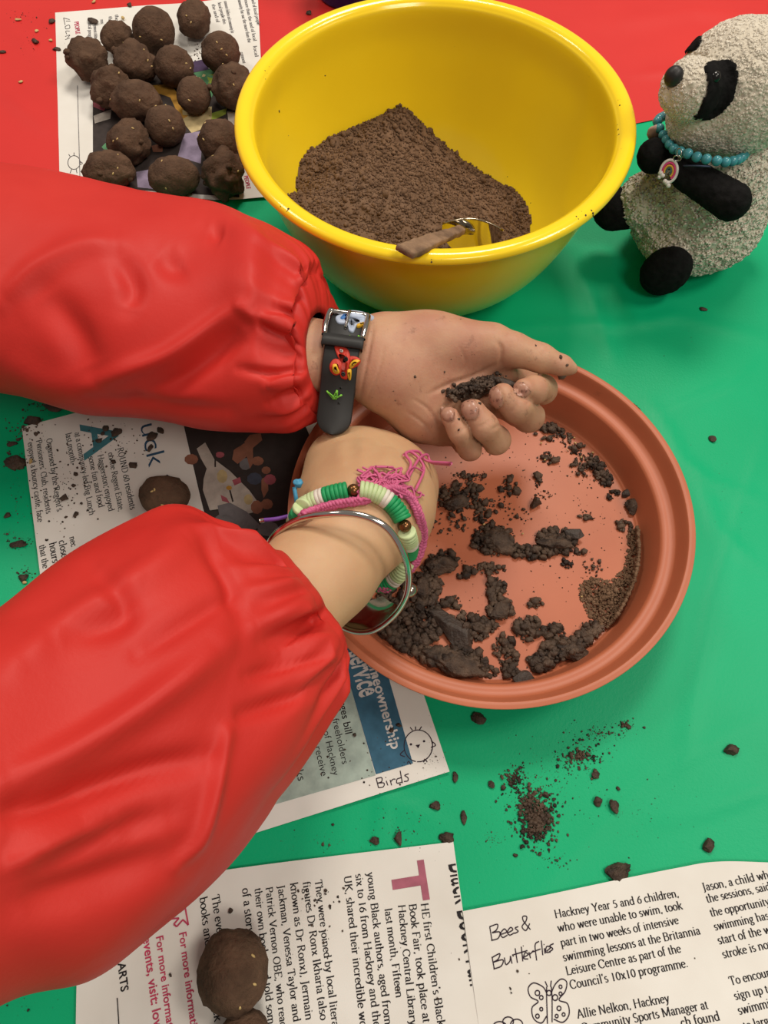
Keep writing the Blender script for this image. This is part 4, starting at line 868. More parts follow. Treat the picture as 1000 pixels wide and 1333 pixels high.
crumbs('soil_specks', pos[keep], np.array(rad)[keep], 'wet_soil', 'fine specks of soil dusted over the newspapers', 'soil', seed=14)
HUSK = [(23, 25), (27, 106), (40, 600), (32, 758), (122, 2), (48, 40), (66, 52), (160, 23)]
for i, (x, y) in enumerate(HUSK):
    w = P(x, y); zz = float((cloth(w[0], w[1])+on_paper(w[None]))[0])+(0.0007 if y < 230 else 0)
    clod(x, y, 5 if i in (0, 2) else 3, 2.5, ['split tan leaf husk on the red cloth behind the page', 'single round pale seed alone on the red cloth', 'pale splinter on the crumbs beside the picnic sheet', 'pale husk on a crumb beside the lower sleeve', 'pale husk behind the seed ball page edge', 'tiny pale husk by the tan leaf on red cloth', 'pale husk beside the margin of the seed ball page', 'pale husk on the seed ball page near the small ball'][i], zz+0.0002, .5, 'seed_husk', 400+i, 50*i, .15, 'pale seed husks', 'seed', 'seed_husk')

# ------------------------------------------------------------------ the child's arms
person = empty('person', (-0.45, 0.10, 0.0), 'child in red smock sleeves working soil over the clay saucer with both hands', 'person')

def sleeve(stations, wrist, seed, fold, label, ruffle=1.0, lean=0.0, nu=260, nv=220, cuff=14):
    """loose sleeve; a station is (edge px, other edge px, height of the middle, half thickness)"""
    th = np.linspace(0, 2*np.pi, nv, endpoint=False); ns = len(stations)
    ea = np.array([s_[0] for s_ in stations], float); eb = np.array([s_[1] for s_ in stations], float); ta, tb_ = ea.copy(), eb.copy()
    for it in range(5):
        c, e, h = [], [], []
        for a, b, (_, _, z, t) in zip(ea, eb, stations):
            A, B = P(*a, z), P(*b, z); c.append((A+B)/2); e.append((A-B)/2); h.append([t])
        c = catmull(c, nu); e = catmull(e, nu); h = catmull(h, nu)[:, 0]
        tg = np.gradient(c, axis=0); tg /= np.linalg.norm(tg, axis=1)[:, None]
        e = e-tg*(e*tg).sum(1)[:, None]*0.0
        w = np.linalg.norm(e, axis=1); eu = e/w[:, None]; up = np.cross(tg, eu); up *= np.sign(up[:, 2:3]); up /= np.linalg.norm(up, axis=1)[:, None]
        vu = C0-c; vu = vu-eu*(vu*eu).sum(1)[:, None]; vu /= np.linalg.norm(vu, axis=1)[:, None]; up = up*(1-lean)+vu*lean; up /= np.linalg.norm(up, axis=1)[:, None]   # the loose cloth sags back along the arm
        for j in range(ns):                            # the station's ring should span just its two outline points
            k = int(round(j*(nu-1)/(ns-1))); ring = proj(c[k]+eu[k]*w[k]*np.cos(th)[:, None]+up[k]*h[k]*np.sin(th)[:, None])
            d = ta[j]-tb_[j]; d /= np.linalg.norm(d); q = ring @ d; ea[j] -= d*(q.max()-ta[j] @ d)*0.8; eb[j] -= d*(q.min()-tb_[j] @ d)*0.8
    c[0] = c[1]; w[0] = h[0] = 1e-4
    L = np.r_[0, np.cumsum(np.linalg.norm(np.diff(c, axis=0), axis=1))]; toend = L[-1]-L
    rs = np.random.RandomState(seed)
    ph = rs.rand(6)*6.28
    gather = np.exp(-(toend/0.016)**1.5)*np.clip(toend/0.004, 0.25, 1)
    g = sum(a*np.sin(k*th[None]+p+3.0*np.sin(toend[:, None]*60+p)*0.25) for k, a, p in ((9, .5, ph[0]), (14, .8, ph[1]), (21, .55, ph[2]), (31, .3, ph[3])))
    rip = gather[:, None]*g*0.0024*ruffle
    long = np.exp(-(toend/0.05)**2)[:, None]*sum(a*np.sin(k*th[None]+p) for k, a, p in ((5, .8, ph[4]), (8, .9, ph[5])))*0.0011*ruffle
    V = c[:, None]+eu[:, None]*(w[:, None]+rip+long)[..., None]*np.cos(th)[None, :, None]+up[:, None]*(h[:, None]+rip+long)[..., None]*np.sin(th)[None, :, None]
    V = V.reshape(-1, 3); F = grid_faces(nu, nv, False, True)
    n = vnormals(V, F)
    if ((V-np.repeat(c, nv, 0))*n).sum() < 0: F = F[:, ::-1]; n = -n
    V = V+n*(0.0020*fbm(V*20+seed, 2)+0.0010*(np.abs(fbm(V*np.array([40, 24, 34])+seed*3, 2))-0.4))[:, None]*np.repeat(np.clip(toend/0.02, 0.2, 1), nv)[:, None]
    V = folds(V, F, fold)
    V[:, 2] = np.maximum(V[:, 2], 0.0045)
    G_ = V.reshape(nu, nv, 3); last = G_[-1]; m = last.mean(0)   # roll the hem inwards
    wc_, wz_, wa_, wl_ = wrist; wc3 = P(*wc_, wz_); k_ = mpp(wc3); ring = wc3+eu[-1]*wa_*k_*np.cos(th)[:, None]+up[-1]*wa_*k_*wl_*np.sin(th)[:, None]   # elastic hugging the wrist
    hem = np.concatenate([last*(1-f)+ring*f-tg[-1]*d for f, d in ((0.25, -0.0014), (0.62, -0.0018), (0.95, -0.0010), (0.98, 0.006))])
    V = np.concatenate([V, hem]); base = (nu-1)*nv; F2 = []
    rows = [base]+[nu*nv+k*nv for k in range(4)]
    flip = ((F[0] == grid_faces(nu, nv, False, True)[0]).all())
    for a, b in zip(rows[:-1], rows[1:]):
        q = np.stack([a+np.arange(nv), b+np.arange(nv), b+(np.arange(nv)+1) % nv, a+(np.arange(nv)+1) % nv], -1); F2.append(q if flip else q[:, ::-1])
    cap = len(V); V = np.concatenate([V, c[:1]])
    F = np.concatenate([F]+F2); ct = np.array([[cap, (k+1) % nv, k, k] for k in range(nv)])
    o = mesh_obj('sleeve', V, F, 'smock_red', person, loc=c[-1]); o['label'] = label
    MBs = [[cap, (k+1) % nv, k] for k in range(nv)]
    return o
UP = [((-760, 60), (-900, 470), .165, .042), ((-590, 105), (-710, 470), .130, .042), ((-420, 150), (-520, 470), .105, .040), ((-250, 165), (-300, 480), .092, .039), ((-100, 190), (-120, 500), .080, .038), ((0, 206), (0, 513), .074, .038), ((100, 228), (95, 540), .070, .038), ((200, 247), (190, 553), .068, .038), ((290, 264), (280, 562), .067, .036),
      ((355, 290), (340, 565), .067, .040), ((398, 316), (372, 560), .068, .033), ((424, 343), (394, 546), .069, .028), ((431, 370), (401, 533), .070, .0225)]
sleeve(UP, ((418, 459), .0720, 55, .80), 3, [
    (-0.0045, 22, [(60, 380), (95, 430), (118, 480)]), (0.0040, 16, [(0, 392), (50, 350), (110, 322), (155, 318)]), (-0.0040, 16, [(155, 335), (172, 370), (165, 400)]),
    (0.0040, 12, [(118, 500), (165, 482), (220, 462), (275, 425), (312, 400)]), (-0.0050, 16, [(180, 520), (235, 495), (280, 460), (318, 425)]), (-0.0030, 18, [(205, 330), (225, 345), (240, 340)]),
    (0.0026, 8, [(312, 400), (340, 415), (372, 420), (395, 440)]), (-0.0030, 7, [(330, 405), (352, 432), (392, 448)]), (0.0022, 6, [(360, 395), (385, 400), (405, 405)]), (-0.0024, 6, [(310, 480), (350, 486), (390, 482)]),
    (0.0022, 6, [(345, 505), (370, 495), (395, 492)]), (-0.0024, 6, [(350, 525), (375, 515), (395, 508)]), (-0.0024, 7, [(392, 350), (410, 362), (424, 372)]), (0.0030, 8, [(385, 368), (400, 362), (420, 358)]),
    (-0.0030, 14, [(270, 300), (290, 306)]), (0.0025, 20, [(0, 470), (60, 500), (118, 505)]), (-0.0025, 10, [(120, 520), (200, 530), (300, 535)])], 'red smock sleeve gathered above the watch')
LO = [((-820, 1000), (-860, 1700), .185, .044), ((-620, 1020), (-640, 1640), .168, .043), ((-420, 1010), (-430, 1560), .150, .042), ((-260, 950), (-240, 1450), .135, .042), ((-120, 868), (-90, 1360), .122, .042), ((-20, 802), (20, 1298), .112, .041), ((55, 748), (118, 1272), .103, .040), ((115, 708), (205, 1213), .096, .039), ((170, 676), (285, 1135), .090, .038), ((215, 658), (345, 1062), .085, .036),
      ((254, 662), (398, 990), .081, .033), ((290, 686), (432, 934), .079, .030), ((322, 704), (452, 890), .077, .026), ((342, 718), (455, 864), .076, .0225)]
sleeve(LO, ((398, 780), .0752, 76, .84), 8, [
    (-0.0050, 18, [(-10, 1062), (60, 1048), (130, 1022), (200, 1000), (275, 985)]), (0.0050, 20, [(0, 1020), (80, 985), (160, 940), (230, 890), (290, 840)]), (-0.0030, 16, [(60, 1120), (130, 1090), (220, 1060)]),
    (0.0026, 9, [(300, 932), (285, 1010), (262, 1090), (230, 1130)]), (-0.0034, 11, [(300, 935), (350, 918), (400, 900), (450, 862)]), (-0.0026, 16, [(120, 740), (160, 800), (70, 830)]), (0.0035, 22, [(20, 860), (110, 800), (200, 740), (250, 700)]),
    (0.0018, 10, [(330, 815), (375, 795), (410, 778)]), (-0.0020, 9, [(340, 838), (390, 815), (425, 800)]), (0.0022, 7, [(360, 850), (400, 835), (440, 828)]),
    (-0.0022, 7, [(320, 880), (380, 865), (440, 848)]), (-0.0028, 14, [(180, 850), (260, 800), (310, 770)]), (-0.0040, 26, [(20, 1180), (120, 1150), (230, 1110)]), (0.0030, 16, [(0, 1130), (80, 1095), (150, 1075)]), (-0.0030, 12, [(255, 690), (300, 760), (310, 800)])], 'red smock sleeve with puckered cuff above the bracelets', ruffle=1.5, lean=0.55)

# --- the left hand, palm up, closing round a handful of soil
def hand_chain(js):                                   # ((px,py), z, radius px) joints -> 3-D cones
    q = [(P(*p, z), r*mpp(P(*p, z))) for p, z, r in js]; return [(a[0], b[0], a[1], b[1]) for a, b in zip(q[:-1], q[1:])]
LZ = 0.072
forearm = hand_chain([((250, 440), .078, 56), ((400, 462), LZ, 50), ((455, 465), LZ, 47), ((500, 468), LZ, 46)])
palmL = [hand_chain([((505, 440), LZ, 30), ((560, 446), .073, 32), ((640, 450), .070, 26)])[0], hand_chain([((560, 446), .073, 33), ((640, 452), .071, 24)])[0],
         hand_chain([((500, 470), LZ-.003, 36), ((650, 490), .056, 25)])[0], hand_chain([((505, 478), LZ-.004, 34), ((632, 512), .054, 24)])[0],
         hand_chain([((505, 490), LZ-.005, 32), ((610, 530), .052, 24)])[0], hand_chain([((515, 504), LZ-.006, 32), ((548, 540), .056, 28)])[0], hand_chain([((548, 540), .055, 27), ((575, 560), .044, 20)])[0]]
thumbL = hand_chain([((580, 448), .074, 33), ((640, 449), .075, 27), ((668, 455), .075, 22), ((704, 466), .073, 18.5), ((733, 476), .071, 13), ((744, 480), .070, 8.5)])
FL = [hand_chain([((655, 488), .053, 22), ((698, 506), .046, 17), ((706, 507), .058, 18.5), ((695, 508), .070, 18), ((682, 508), .0745, 15.5)]),
      hand_chain([((632, 512), .051, 22), ((676, 538), .045, 17), ((688, 542), .058, 20), ((672, 529), .070, 20), ((655, 516), .0745, 17.5)]),
      hand_chain([((610, 532), .049, 21), ((636, 566), .043, 16), ((646, 573), .057, 18), ((630, 555), .069, 18), ((616, 535), .0735, 16)]),
      hand_chain([((590, 552), .046, 17), ((604, 578), .044, 13), ((612, 584), .056, 15), ((599, 562), .067, 14.5), ((587, 543), .071, 13)])]
def hand_field(fore, palm, thumb, fingers, flat=None, kp=0.012):
    def fn(X):
        d = None
        for a, b, ra, rb in fore:
            q = cone(X, a, b, ra, rb); d = q if d is None else smin(d, q, 0.004)
        if flat is not None: d = flat(X, d)
        for a, b, ra, rb in palm: d = smin(d, cone(X, a, b, ra, rb), kp)
        t = None
        for a, b, ra, rb in thumb:
            q = cone(X, a, b, ra, rb); t = q if t is None else smin(t, q, 0.002)
        d = smin(d, t, 0.005)
        fi = None
        for ch in fingers:
            f = None
            for a, b, ra, rb in ch:
                q = cone(X, a, b, ra, rb); f = q if f is None else smin(f, q, 0.0025)
            fi = f if fi is None else np.minimum(fi, f)+0.0007*np.exp(-((fi-f)/0.0016)**2)*(np.abs(fi) < 0.004)
        base = None
        for ch in fingers:
            a, b, ra, rb = ch[0]; q = cone(X, a, a+(b-a)*0.35, ra, ra); base = q if base is None else np.minimum(base, q)
        d = smin(d, base, 0.004)
        return smin(d, fi, 0.0009)
    return fn
def flatten(fore, amount):                            # forearm and wrist wider than thick
    def fl(X, d):
        Z = X.copy(); r = None
        for a, b, ra, rb in fore:
            ab = b-a; t = np.clip(((X-a) @ ab)/(ab @ ab), 0, 1); ctr = a+t[:, None]*ab; q = X-ctr
            u = np.array([0, 0, 1.0])-ab*(ab[2]/(ab @ ab)); u /= np.linalg.norm(u)
            hz = (q @ u)[:, None]; q2 = q+u*hz*(1/amount-1); v = (np.linalg.norm(q2, axis=1)-(ra+(rb-ra)*t))*(0.5+0.5*amount); r = v if r is None else smin(r, v, 0.004)
        return r
    return fl
def bounds(groups, pad=0.008):
    q = np.array([c[i] for g_ in groups for c in g_ for i in (0, 1)]); rr = max(c[k] for g_ in groups for c in g_ for k in (2, 3)); return q.min(0)-rr-pad, q.max(0)+rr+pad
lo, hi = bounds([forearm[1:], palmL, thumbL]+FL, 0.004); lo[0] = P(330, 450, LZ)[0]
V, F = sdf_mesh(hand_field(forearm, palmL, thumbL, FL, flatten(forearm, 0.72)), lo, hi, 0.0008)
V, F = largest(V, F); V = relax(V, F, 3, 0.5)
V = folds(V, F, [(-0.0006, 2.0, [(488, 420), (480, 460), (468, 520)]), (-0.0005, 1.8, [(500, 452), (494, 480), (478, 520)]), (-0.0010, 2.4, [(652, 476), (653, 455), (648, 444)]), (-0.0006, 2, [(540, 520), (560, 535), (572, 560)]), (-0.0006, 2, [(530, 536), (552, 552), (566, 572)]),
                 (-0.0009, 3, [(652, 472), (620, 488), (585, 500), (560, 512)]), (-0.0004, 1.5, [(700, 446), (698, 462)]), (-0.0004, 1.5, [(704, 448), (703, 462)]), (-0.0004, 1.5, [(596, 446), (606, 470), (600, 486)]), (-0.0005, 2, [(640, 560), (652, 552)]), (-0.0004, 2, [(684, 528), (694, 516)])])
NAILS = [[(573, 530), (580, 527), (588, 529), (593, 539), (590, 548), (580, 548), (573, 540)], [(601, 524), (610, 520), (619, 521), (625, 535), (619, 546), (607, 546), (600, 534)],
           [(632, 510), (640, 504), (649, 504), (655, 518), (654, 529), (644, 533), (634, 524)], [(669, 500), (678, 497), (686, 499), (691, 509), (687, 517), (677, 518), (668, 510)]]
V = folds(V, F, [(-0.0005, 1.6, ol+ol[:1]) for ol in NAILS]+[(-0.0004, 1.4, [(622, 556), (630, 553), (638, 546)]), (-0.0004, 1.4, [(592, 566), (599, 562), (606, 556)]), (-0.0004, 1.4, [(664, 538), (671, 530), (676, 519)])])
armL = mesh_obj('arm', V, F, 'skin_dirty', person, loc=P(440, 465, LZ)); armL['label'] = 'forearm and soiled hand with palm up and fingers curled round soil'
def skin_patch(V, F, outline, off, parent, name='fingernail', m='nail'):
    n = vnormals(V, F); pp = proj(V); ol = catmull(outline, 40, True); ins = inpoly(pp, ol) & ((n @ -CD) > 0.05)
    dc = np.linalg.norm(V-C0, axis=1); ins &= dc < dc[ins].min()+0.012
    f = F[ins[F].all(1)]; u = np.unique(f); mp = -np.ones(len(V), int); mp[u] = np.arange(len(u)); d, _ = pdist(pp[u], np.vstack([ol, ol[:1]]))
    vv = V[u]+n[u]*(off*np.clip(d/2.5, 0.4, 1))[:, None]
    o = mesh_obj(name, np.concatenate([vv, V[u]-n[u]*0.0005]), np.concatenate([mp[f], mp[f][:, ::-1]+len(u)]), m, parent, loc=vv.mean(0)); return o
for ol in NAILS:
    skin_patch(V, F, ol, 0.0006, armL)
# soil held in that hand
hs_c = P(612, 506, .0655)
hroot = empty('soil_handful', hs_c, 'dark crumbly soil clump held in the upturned palm', 'soil')
k = mpp(hs_c); v, f = rough_ball(hs_c, (46*k, 16*k, 12*k), 77, 0.25, 2.2, 4, np.array([[.95, -.31, 0], [.31, .95, 0], [0, 0, 1]]))
mesh_obj('clump', v, f, 'wet_soil', hroot, loc=hs_c)
v, f = rough_ball(P(650, 497, .069), (22*k, 7*k, 5*k), 78, 0.16, 1.6, 3, np.array([[.97, .24, 0], [-.24, .97, 0], [0, 0, 1]])); mesh_obj('bark_chip', v, f, 'bark_soil', hroot, loc=hs_c)
rs = np.random.RandomState(31); ps, rd = [], []
for i in range(260):
    t = rs.rand(); ps.append(P(584+t*68+rs.randn()*5, 513-t*18+rs.randn()*4, .0705+rs.randn()*0.0008)); rd.append(rs.uniform(0.0004, 0.0013))
crumbs('crumb', np.array(ps), np.array(rd), 'wet_soil', None, None, hroot, 32)
sp = [(430+rs.rand()*0+x, y) for x, y in ((112, 492), (150, 488), (70, 515), (84, 505), (310, 468), (300, 462), (318, 474), (102, 540), (60, 540), (95, 478))]
ST = [(742, 475, 3), (733, 462, 4), (732, 496, 6), (700, 448, 2), (543, 490, 2.4), (582, 486, 2.0), (513, 512, 1.6), (600, 545, 2.2), (596, 560, 2.4), (648, 530, 2), (515, 525, 1.4), (590, 470, 1.2), (626, 522, 3), (618, 514, 3)]
dep = bpy.context.evaluated_depsgraph_get()
def stick(x, y, obj):                                 # nearest point of a mesh along the sight line
    me = obj.data; n = len(me.vertices); co = np.empty(n*3, np.float32); me.vertices.foreach_get('co', co); co = co.reshape(-1, 3)+wloc(obj)
    pp = proj(co); d = np.hypot(pp[:, 0]-x, pp[:, 1]-y); c = np.where(d < 4)[0]
    if len(c) == 0: c = [d.argmin()]
    return co[min(c, key=lambda i: np.linalg.norm(co[i]-C0))].astype(float)
ps = np.array([stick(x, y, armL) for x, y, r in ST]); rd = np.array([r*0.00031 for x, y, r in ST])
crumbs('soil_specks', ps, rd, 'wet_soil', 'soil specks sticking to the upturned hand', 'soil', None, 33)

# --- the right hand, back up, fingers pressed down into the soil
RZ = 0.068
foreR = hand_chain([((230, 930), .088, 92), ((330, 828), .080, 80), ((420, 740), .072, 71), ((455, 700), RZ, 66), ((470, 670), .063, 64)])
def J(x, y, z, r): return ((x, y), z, r)
palmR = [hand_chain([J(450, 668, .062, 50), J(438, 604, .050, 38)])[0], hand_chain([J(468, 668, .063, 50), J(468, 600, .052, 37)])[0], hand_chain([J(490, 672, .062, 50), J(500, 608, .050, 36)])[0],
         hand_chain([J(508, 662, .058, 44), J(527, 624, .046, 37)])[0], hand_chain([J(480, 670, .052, 50), J(480, 620, .036, 44)])[0], hand_chain([J(430, 660, .052, 34), J(425, 640, .036, 28)])[0], hand_chain([J(512, 668, .050, 38), J(528, 645, .036, 34)])[0]]
FR = [hand_chain([J(437, 600, .050, 32), J(440, 598, .034, 27), J(446, 640, .016, 23), J(450, 672, .0095, 17)]), hand_chain([J(468, 596, .052, 32), J(474, 590, .034, 27), J(478, 632, .014, 23), J(480, 668, .008, 17)]),
      hand_chain([J(500, 604, .050, 31), J(508, 602, .032, 26), J(510, 640, .014, 22), J(508, 670, .008, 17)]), hand_chain([J(528, 620, .045, 29), J(535, 622, .030, 24), J(535, 655, .015, 20), J(530, 680, .009, 15)])]
thR = hand_chain([J(428, 668, .052, 36), J(425, 650, .036, 27), J(438, 665, .020, 22), J(455, 690, .010, 17)])
lo, hi = bounds([foreR[1:], palmR, thR]+FR, 0.004); lo[0] = P(300, 850, .08)[0]; lo[1] = P(300, 880, .08)[1]
V, F = sdf_mesh(hand_field(foreR, palmR, thR, FR, flatten(foreR, 0.80), 0.014), lo, hi, 0.00105)
V, F = largest(V, F); V = relax(V, F, 5, 0.5)
V = folds(V, F, [(0.0013, 15, [(440, 575), (446, 590), (450, 610)]), (0.0016, 15, [(474, 570), (474, 588), (473, 612)]), (0.0013, 15, [(508, 582), (505, 598), (500, 620)]), (0.0012, 14, [(535, 600), (530, 616), (522, 634)]), (-0.0004, 9, [(458, 570), (460, 600)])])
armR = mesh_obj('arm', V, F, 'skin', person, loc=P(455, 700, RZ)); armR['label'] = 'forearm and hand with its back up, fingers pushed into the soil'

# ------------------------------------------------------------------ wrist watch strap on the left wrist
WC = P(449, 464, LZ); sdir = P(437, 566, .0655)-P(461, 405, .082); ax_ = np.array([1.0, 0, 0])-sdir*sdir[0]/(sdir @ sdir); ax_ /= np.linalg.norm(ax_)
e2 = np.array([0, 0, 1.0])-ax_*ax_[2]; e2 /= np.linalg.norm(e2); e1 = np.cross(e2, ax_); e1 *= np.sign(e1[1])          # e1 away from the front, e2 up
ra_, rb_ = 50*mpp(WC), 50*mpp(WC)*0.735
watch = empty('wristwatch', WC-e2*rb_, 'black rubber watch strap with chrome buckle and dinosaur shapes on the wrist', 'watch')
def wpath(a, off): return WC+e1*(ra_+off)*math.cos(a)+e2*(rb_+off)*math.sin(a)
def band(path, half, th, rnd=False, taper=None, sd=None):
    path = np.asarray(path); t, _, _ = frames(path); sd = ax_ if sd is None else sd; n = len(path); V = []
    for i in range(n):
        w = half if taper is None else half*taper[i]; nn_ = np.cross(t[i], sd); nn_ /= np.linalg.norm(nn_); nn_ *= np.sign(nn_ @ (path[i]-WC)+1e-9); q = path[i]
        for s, h_ in ((-1, 0), (-1, .7), (-.93, 1), (0, 1), (.93, 1), (1, .7), (1, 0), (.9, -.1), (-.9, -.1)): V.append(q+sd*w*s+nn_*th*h_)
    F = grid_faces(n, 9, False, True).tolist()+[list(range(9)), [(n-1)*9+k for k in range(9)][::-1]]; return np.array(V), F
WH = 22.0*mpp(WC); R_ = math.radians
mesh_obj('lower_strap', *band([wpath(a, 0.0004) for a in np.radians(np.linspace(62, 420, 110))], WH*0.98, 0.0014), 'strap_rubber', watch, loc=WC)
tail = [wpath(a, 0.0022) for a in np.radians(np.linspace(58, 150, 36))]
dirn = tail[-1]-tail[-2]; dirn /= np.linalg.norm(dirn); tip = P(438, 567, .0655); tip = tip-ax_*((tip-WC) @ ax_); n_t = 26
p0 = tail[-1]; m_ = np.linalg.norm(tip-p0)
tail += [(1-s)**2*p0+2*s*(1-s)*(p0+dirn*m_*0.5)+s*s*tip for s in np.linspace(0.04, 1, n_t) if s < 0.8]+[(1-s)**2*p0+2*s*(1-s)*(p0+dirn*m_*0.5)+s*s*tip for s in 1-0.2*np.linspace(1, 0, 24)**2]
tail = np.array(tail); Lt = np.r_[0, np.cumsum(np.linalg.norm(np.diff(tail, axis=0), axis=1))]; rem = Lt[-1]-Lt
tp = np.where(rem < WH, np.sqrt(np.clip(1-((WH-rem)/WH)**2, 0.02, 1)), 1)
# resample the round end
mesh_obj('upper_strap', *band(tail, WH, 0.0017, taper=tp), 'strap_rubber', watch, loc=WC)
def strap_pt(s, u):                                    # s metres from the round end, u across (-1..1), and the surface normal
    i = np.interp(Lt[-1]-s, Lt, np.arange(len(Lt))); i0 = int(min(i, len(Lt)-2)); fr = i-i0; c = tail[i0]*(1-fr)+tail[i0+1]*fr; t = tail[i0+1]-tail[i0]; t /= np.linalg.norm(t)
    nn_ = np.cross(t, ax_); nn_ /= np.linalg.norm(nn_); nn_ *= np.sign(nn_ @ (c-WC)+1e-9); return c+ax_*WH*u+nn_*0.0017, t, nn_
def applique(poly, m, h=0.0008, name='motif', parent=None):
    """raised rubber shape on the strap; poly of (s mm from the end, across -1..1)"""
    q = catmull([(a, b) for a, b in poly], 6*len(poly), True); ctr = q.mean(0); rings = []
    for f_, hh in ((1.0, -0.0003), (0.98, h*0.7), (0.86, h), (0.45, h*1.05)): rings.append([(lambda pt: pt[0]+pt[2]*hh)(strap_pt((ctr[0]+(x-ctr[0])*f_)*0.001, ctr[1]+(y-ctr[1])*f_)) for x, y in q])
    V = np.array(rings).reshape(-1, 3); n = len(q); F = grid_faces(4, n, False, True).tolist()+[[3*n+k for k in range(n)]]
    if vnormals(V, [f for f in F[:4*0+n]])[n//2] @ strap_pt(ctr[0]*0.001, ctr[1])[2] < 0: F = [f[::-1] for f in F]
    return mesh_obj(name, V, F, m, parent or watch, loc=V.mean(0))
def s_of(py):                                           # strap position under a given photo row along the strap middle
    ss = np.linspace(0, Lt[-1], 200); pr_ = proj(np.array([strap_pt(s, 0)[0] for s in ss])); return ss[np.abs(pr_[:, 1]-py).argmin()]*1000
S1 = lambda cy: s_of(380+0.15*cy)                       # notes taken on an enlarged view of the strap
def across(cx, cy): s = s_of(380+0.15*cy)*0.001; c = proj(np.array([strap_pt(s, -1)[0], strap_pt(s, 1)[0]])); return float((400+0.15*cx-c[0, 0])/(c[1, 0]-c[0, 0])*2-1)
AP = lambda pts: [(S1(y), across(x, y)) for x, y in pts]
body_m = applique(AP([(240, 478), (340, 482), (375, 550), (365, 640), (350, 745), (300, 745), (278, 690), (280, 600), (255, 545)]), 'rubber_red', name='red_dinosaur')
applique(AP([(195, 645), (235, 590), (300, 600), (300, 690), (250, 725), (205, 700)]), 'rubber_red', 0.0009, 'red_wing')
applique(AP([(365, 560), (420, 545), (465, 570), (440, 620), (385, 650), (368, 620)]), 'rubber_red', 0.0009, 'red_wing')
applique(AP([(380, 600), (420, 572), (462, 578), (430, 610), (385, 652), (366, 640)]), 'rubber_yellow', 0.0012, 'yellow_wing')
applique(AP([(222, 640), (255, 628), (270, 660), (285, 695), (250, 712), (222, 690)]), 'rubber_yellow', 0.0012, 'yellow_wing')
applique(AP([(352, 665), (385, 660), (380, 745), (362, 745), (350, 700)]), 'rubber_yellow', 0.0012, 'yellow_tail')
applique(AP([(285, 505), (312, 510), (308, 530), (288, 530)]), 'charm_white', 0.0013, 'eye')
for cx, cy in ((338, 578), (315, 707)): applique(AP(circ(cx, cy, 20, 22, 9)[:-1]), 'strap_rubber', 0.0010, 'strap_hole_disc')  # solid dark rubber discs, their colour standing in for shade in the holes
for cx, cy in ((275, 962), (290, 830)): applique(AP(circ(cx, cy, 15, 13, 9)[:-1]), 'strap_rubber', 0.0001, 'strap_hole_disc')
for k_, base in enumerate(((235, 930), (425, 410))):
    for lx, ly in ((-58, -62), (22, -78), (58, -45)):
        if k_: lx, ly = lx*0.95, ly*0.55
        bx, by = base; applique(AP([(bx-16, by), (bx+lx-9, by+ly+8), (bx+lx, by+ly-3), (bx+lx+12, by+ly+10), (bx+22, by-4), (bx+4, by+8)]), 'rubber_green', 0.0008, 'grass_blade')
applique(AP([(245, 240), (290, 215), (360, 190), (440, 195), (520, 230), (535, 260), (460, 285), (430, 290), (400, 345), (362, 335), (345, 290), (270, 285)]), 'rubber_ice', 0.0009, 'pale_dinosaur')
applique(AP([(285, 250), (320, 215), (370, 175), (440, 172), (400, 190), (350, 215), (320, 255)]), 'rubber_blue', 0.0013, 'blue_mane')
applique(AP([(430, 285), (480, 262), (530, 250), (530, 270), (480, 285), (440, 300)]), 'rubber_yellow', 0.0012, 'yellow_belly')
# buckle: chrome frame, prong, keeper loop
sb0, sb1 = S1(130)*0.001, S1(400)*0.001
fr = []
for s, u in ((sb1, -1.08), (S1(300)*0.001, -1.14), (S1(200)*0.001, -1.10), (S1(150)*0.001, -0.85), (S1(118)*0.001, -0.3), (S1(115)*0.001, 0.35), (S1(150)*0.001, 0.9), (S1(215)*0.001, 1.14), (S1(300)*0.001, 1.14), (sb1, 1.08)):
    c, t, nn_ = strap_pt(s, u); fr.append(c+nn_*0.0010)
MB().add(*tube(catmull(fr, 60), 0.00125, 10, flat=1.0)).build('buckle', 'chrome', watch, loc=WC)
MB().add(*tube(catmull([strap_pt(S1(120)*0.001, 0.1)[0]+strap_pt(S1(120)*0.001, 0)[2]*0.0016, strap_pt(S1(220)*0.001, 0.05)[0]+strap_pt(S1(220)*0.001, 0)[2]*0.0022, strap_pt(S1(320)*0.001, 0.0)[0]+strap_pt(S1(320)*0.001, 0)[2]*0.0006], 14), 0.0007, 8)).build('prong', 'chrome', watch, loc=WC)
kp = []
for cy in (395, 485):
    s = S1(cy)*0.001; kp.append([strap_pt(s, u)[0]+strap_pt(s, u)[2]*h_ for u, h_ in ((-1.12, -0.0028), (-1.16, 0.0002), (-1.05, 0.0012), (0, 0.0013), (1.05, 0.0012), (1.16, 0.0002), (1.12, -0.0028))])
ka, kb = catmull(kp[0], 40), catmull(kp[1], 40); nk = strap_pt(S1(440)*0.001, 0)[2]
V = np.concatenate([ka, kb, ka+nk*0.001, kb+nk*0.001]); n = 40; F = []
for i in range(n-1): F += [(i, i+1, n+i+1, n+i), (2*n+i, 3*n+i, 3*n+i+1, 2*n+i+1), (i, 2*n+i, 2*n+i+1, i+1), (n+i, n+i+1, 3*n+i+1, 3*n+i)]
F += [(0, n, 3*n, 2*n), (n-1, 3*n-1, 4*n-1, 2*n-1)]
mesh_obj('keeper_loop', V, F, 'strap_rubber', watch, loc=WC)
hb = wpath(R_(44), 0.002); mesh_obj('watch_case', *uvsphere(hb+ax_*0.003, (0.0085, 0.0075, 0.003), 14, 24, rot_to(hb-WC, ax_)), 'rubber_ice', watch, loc=WC)

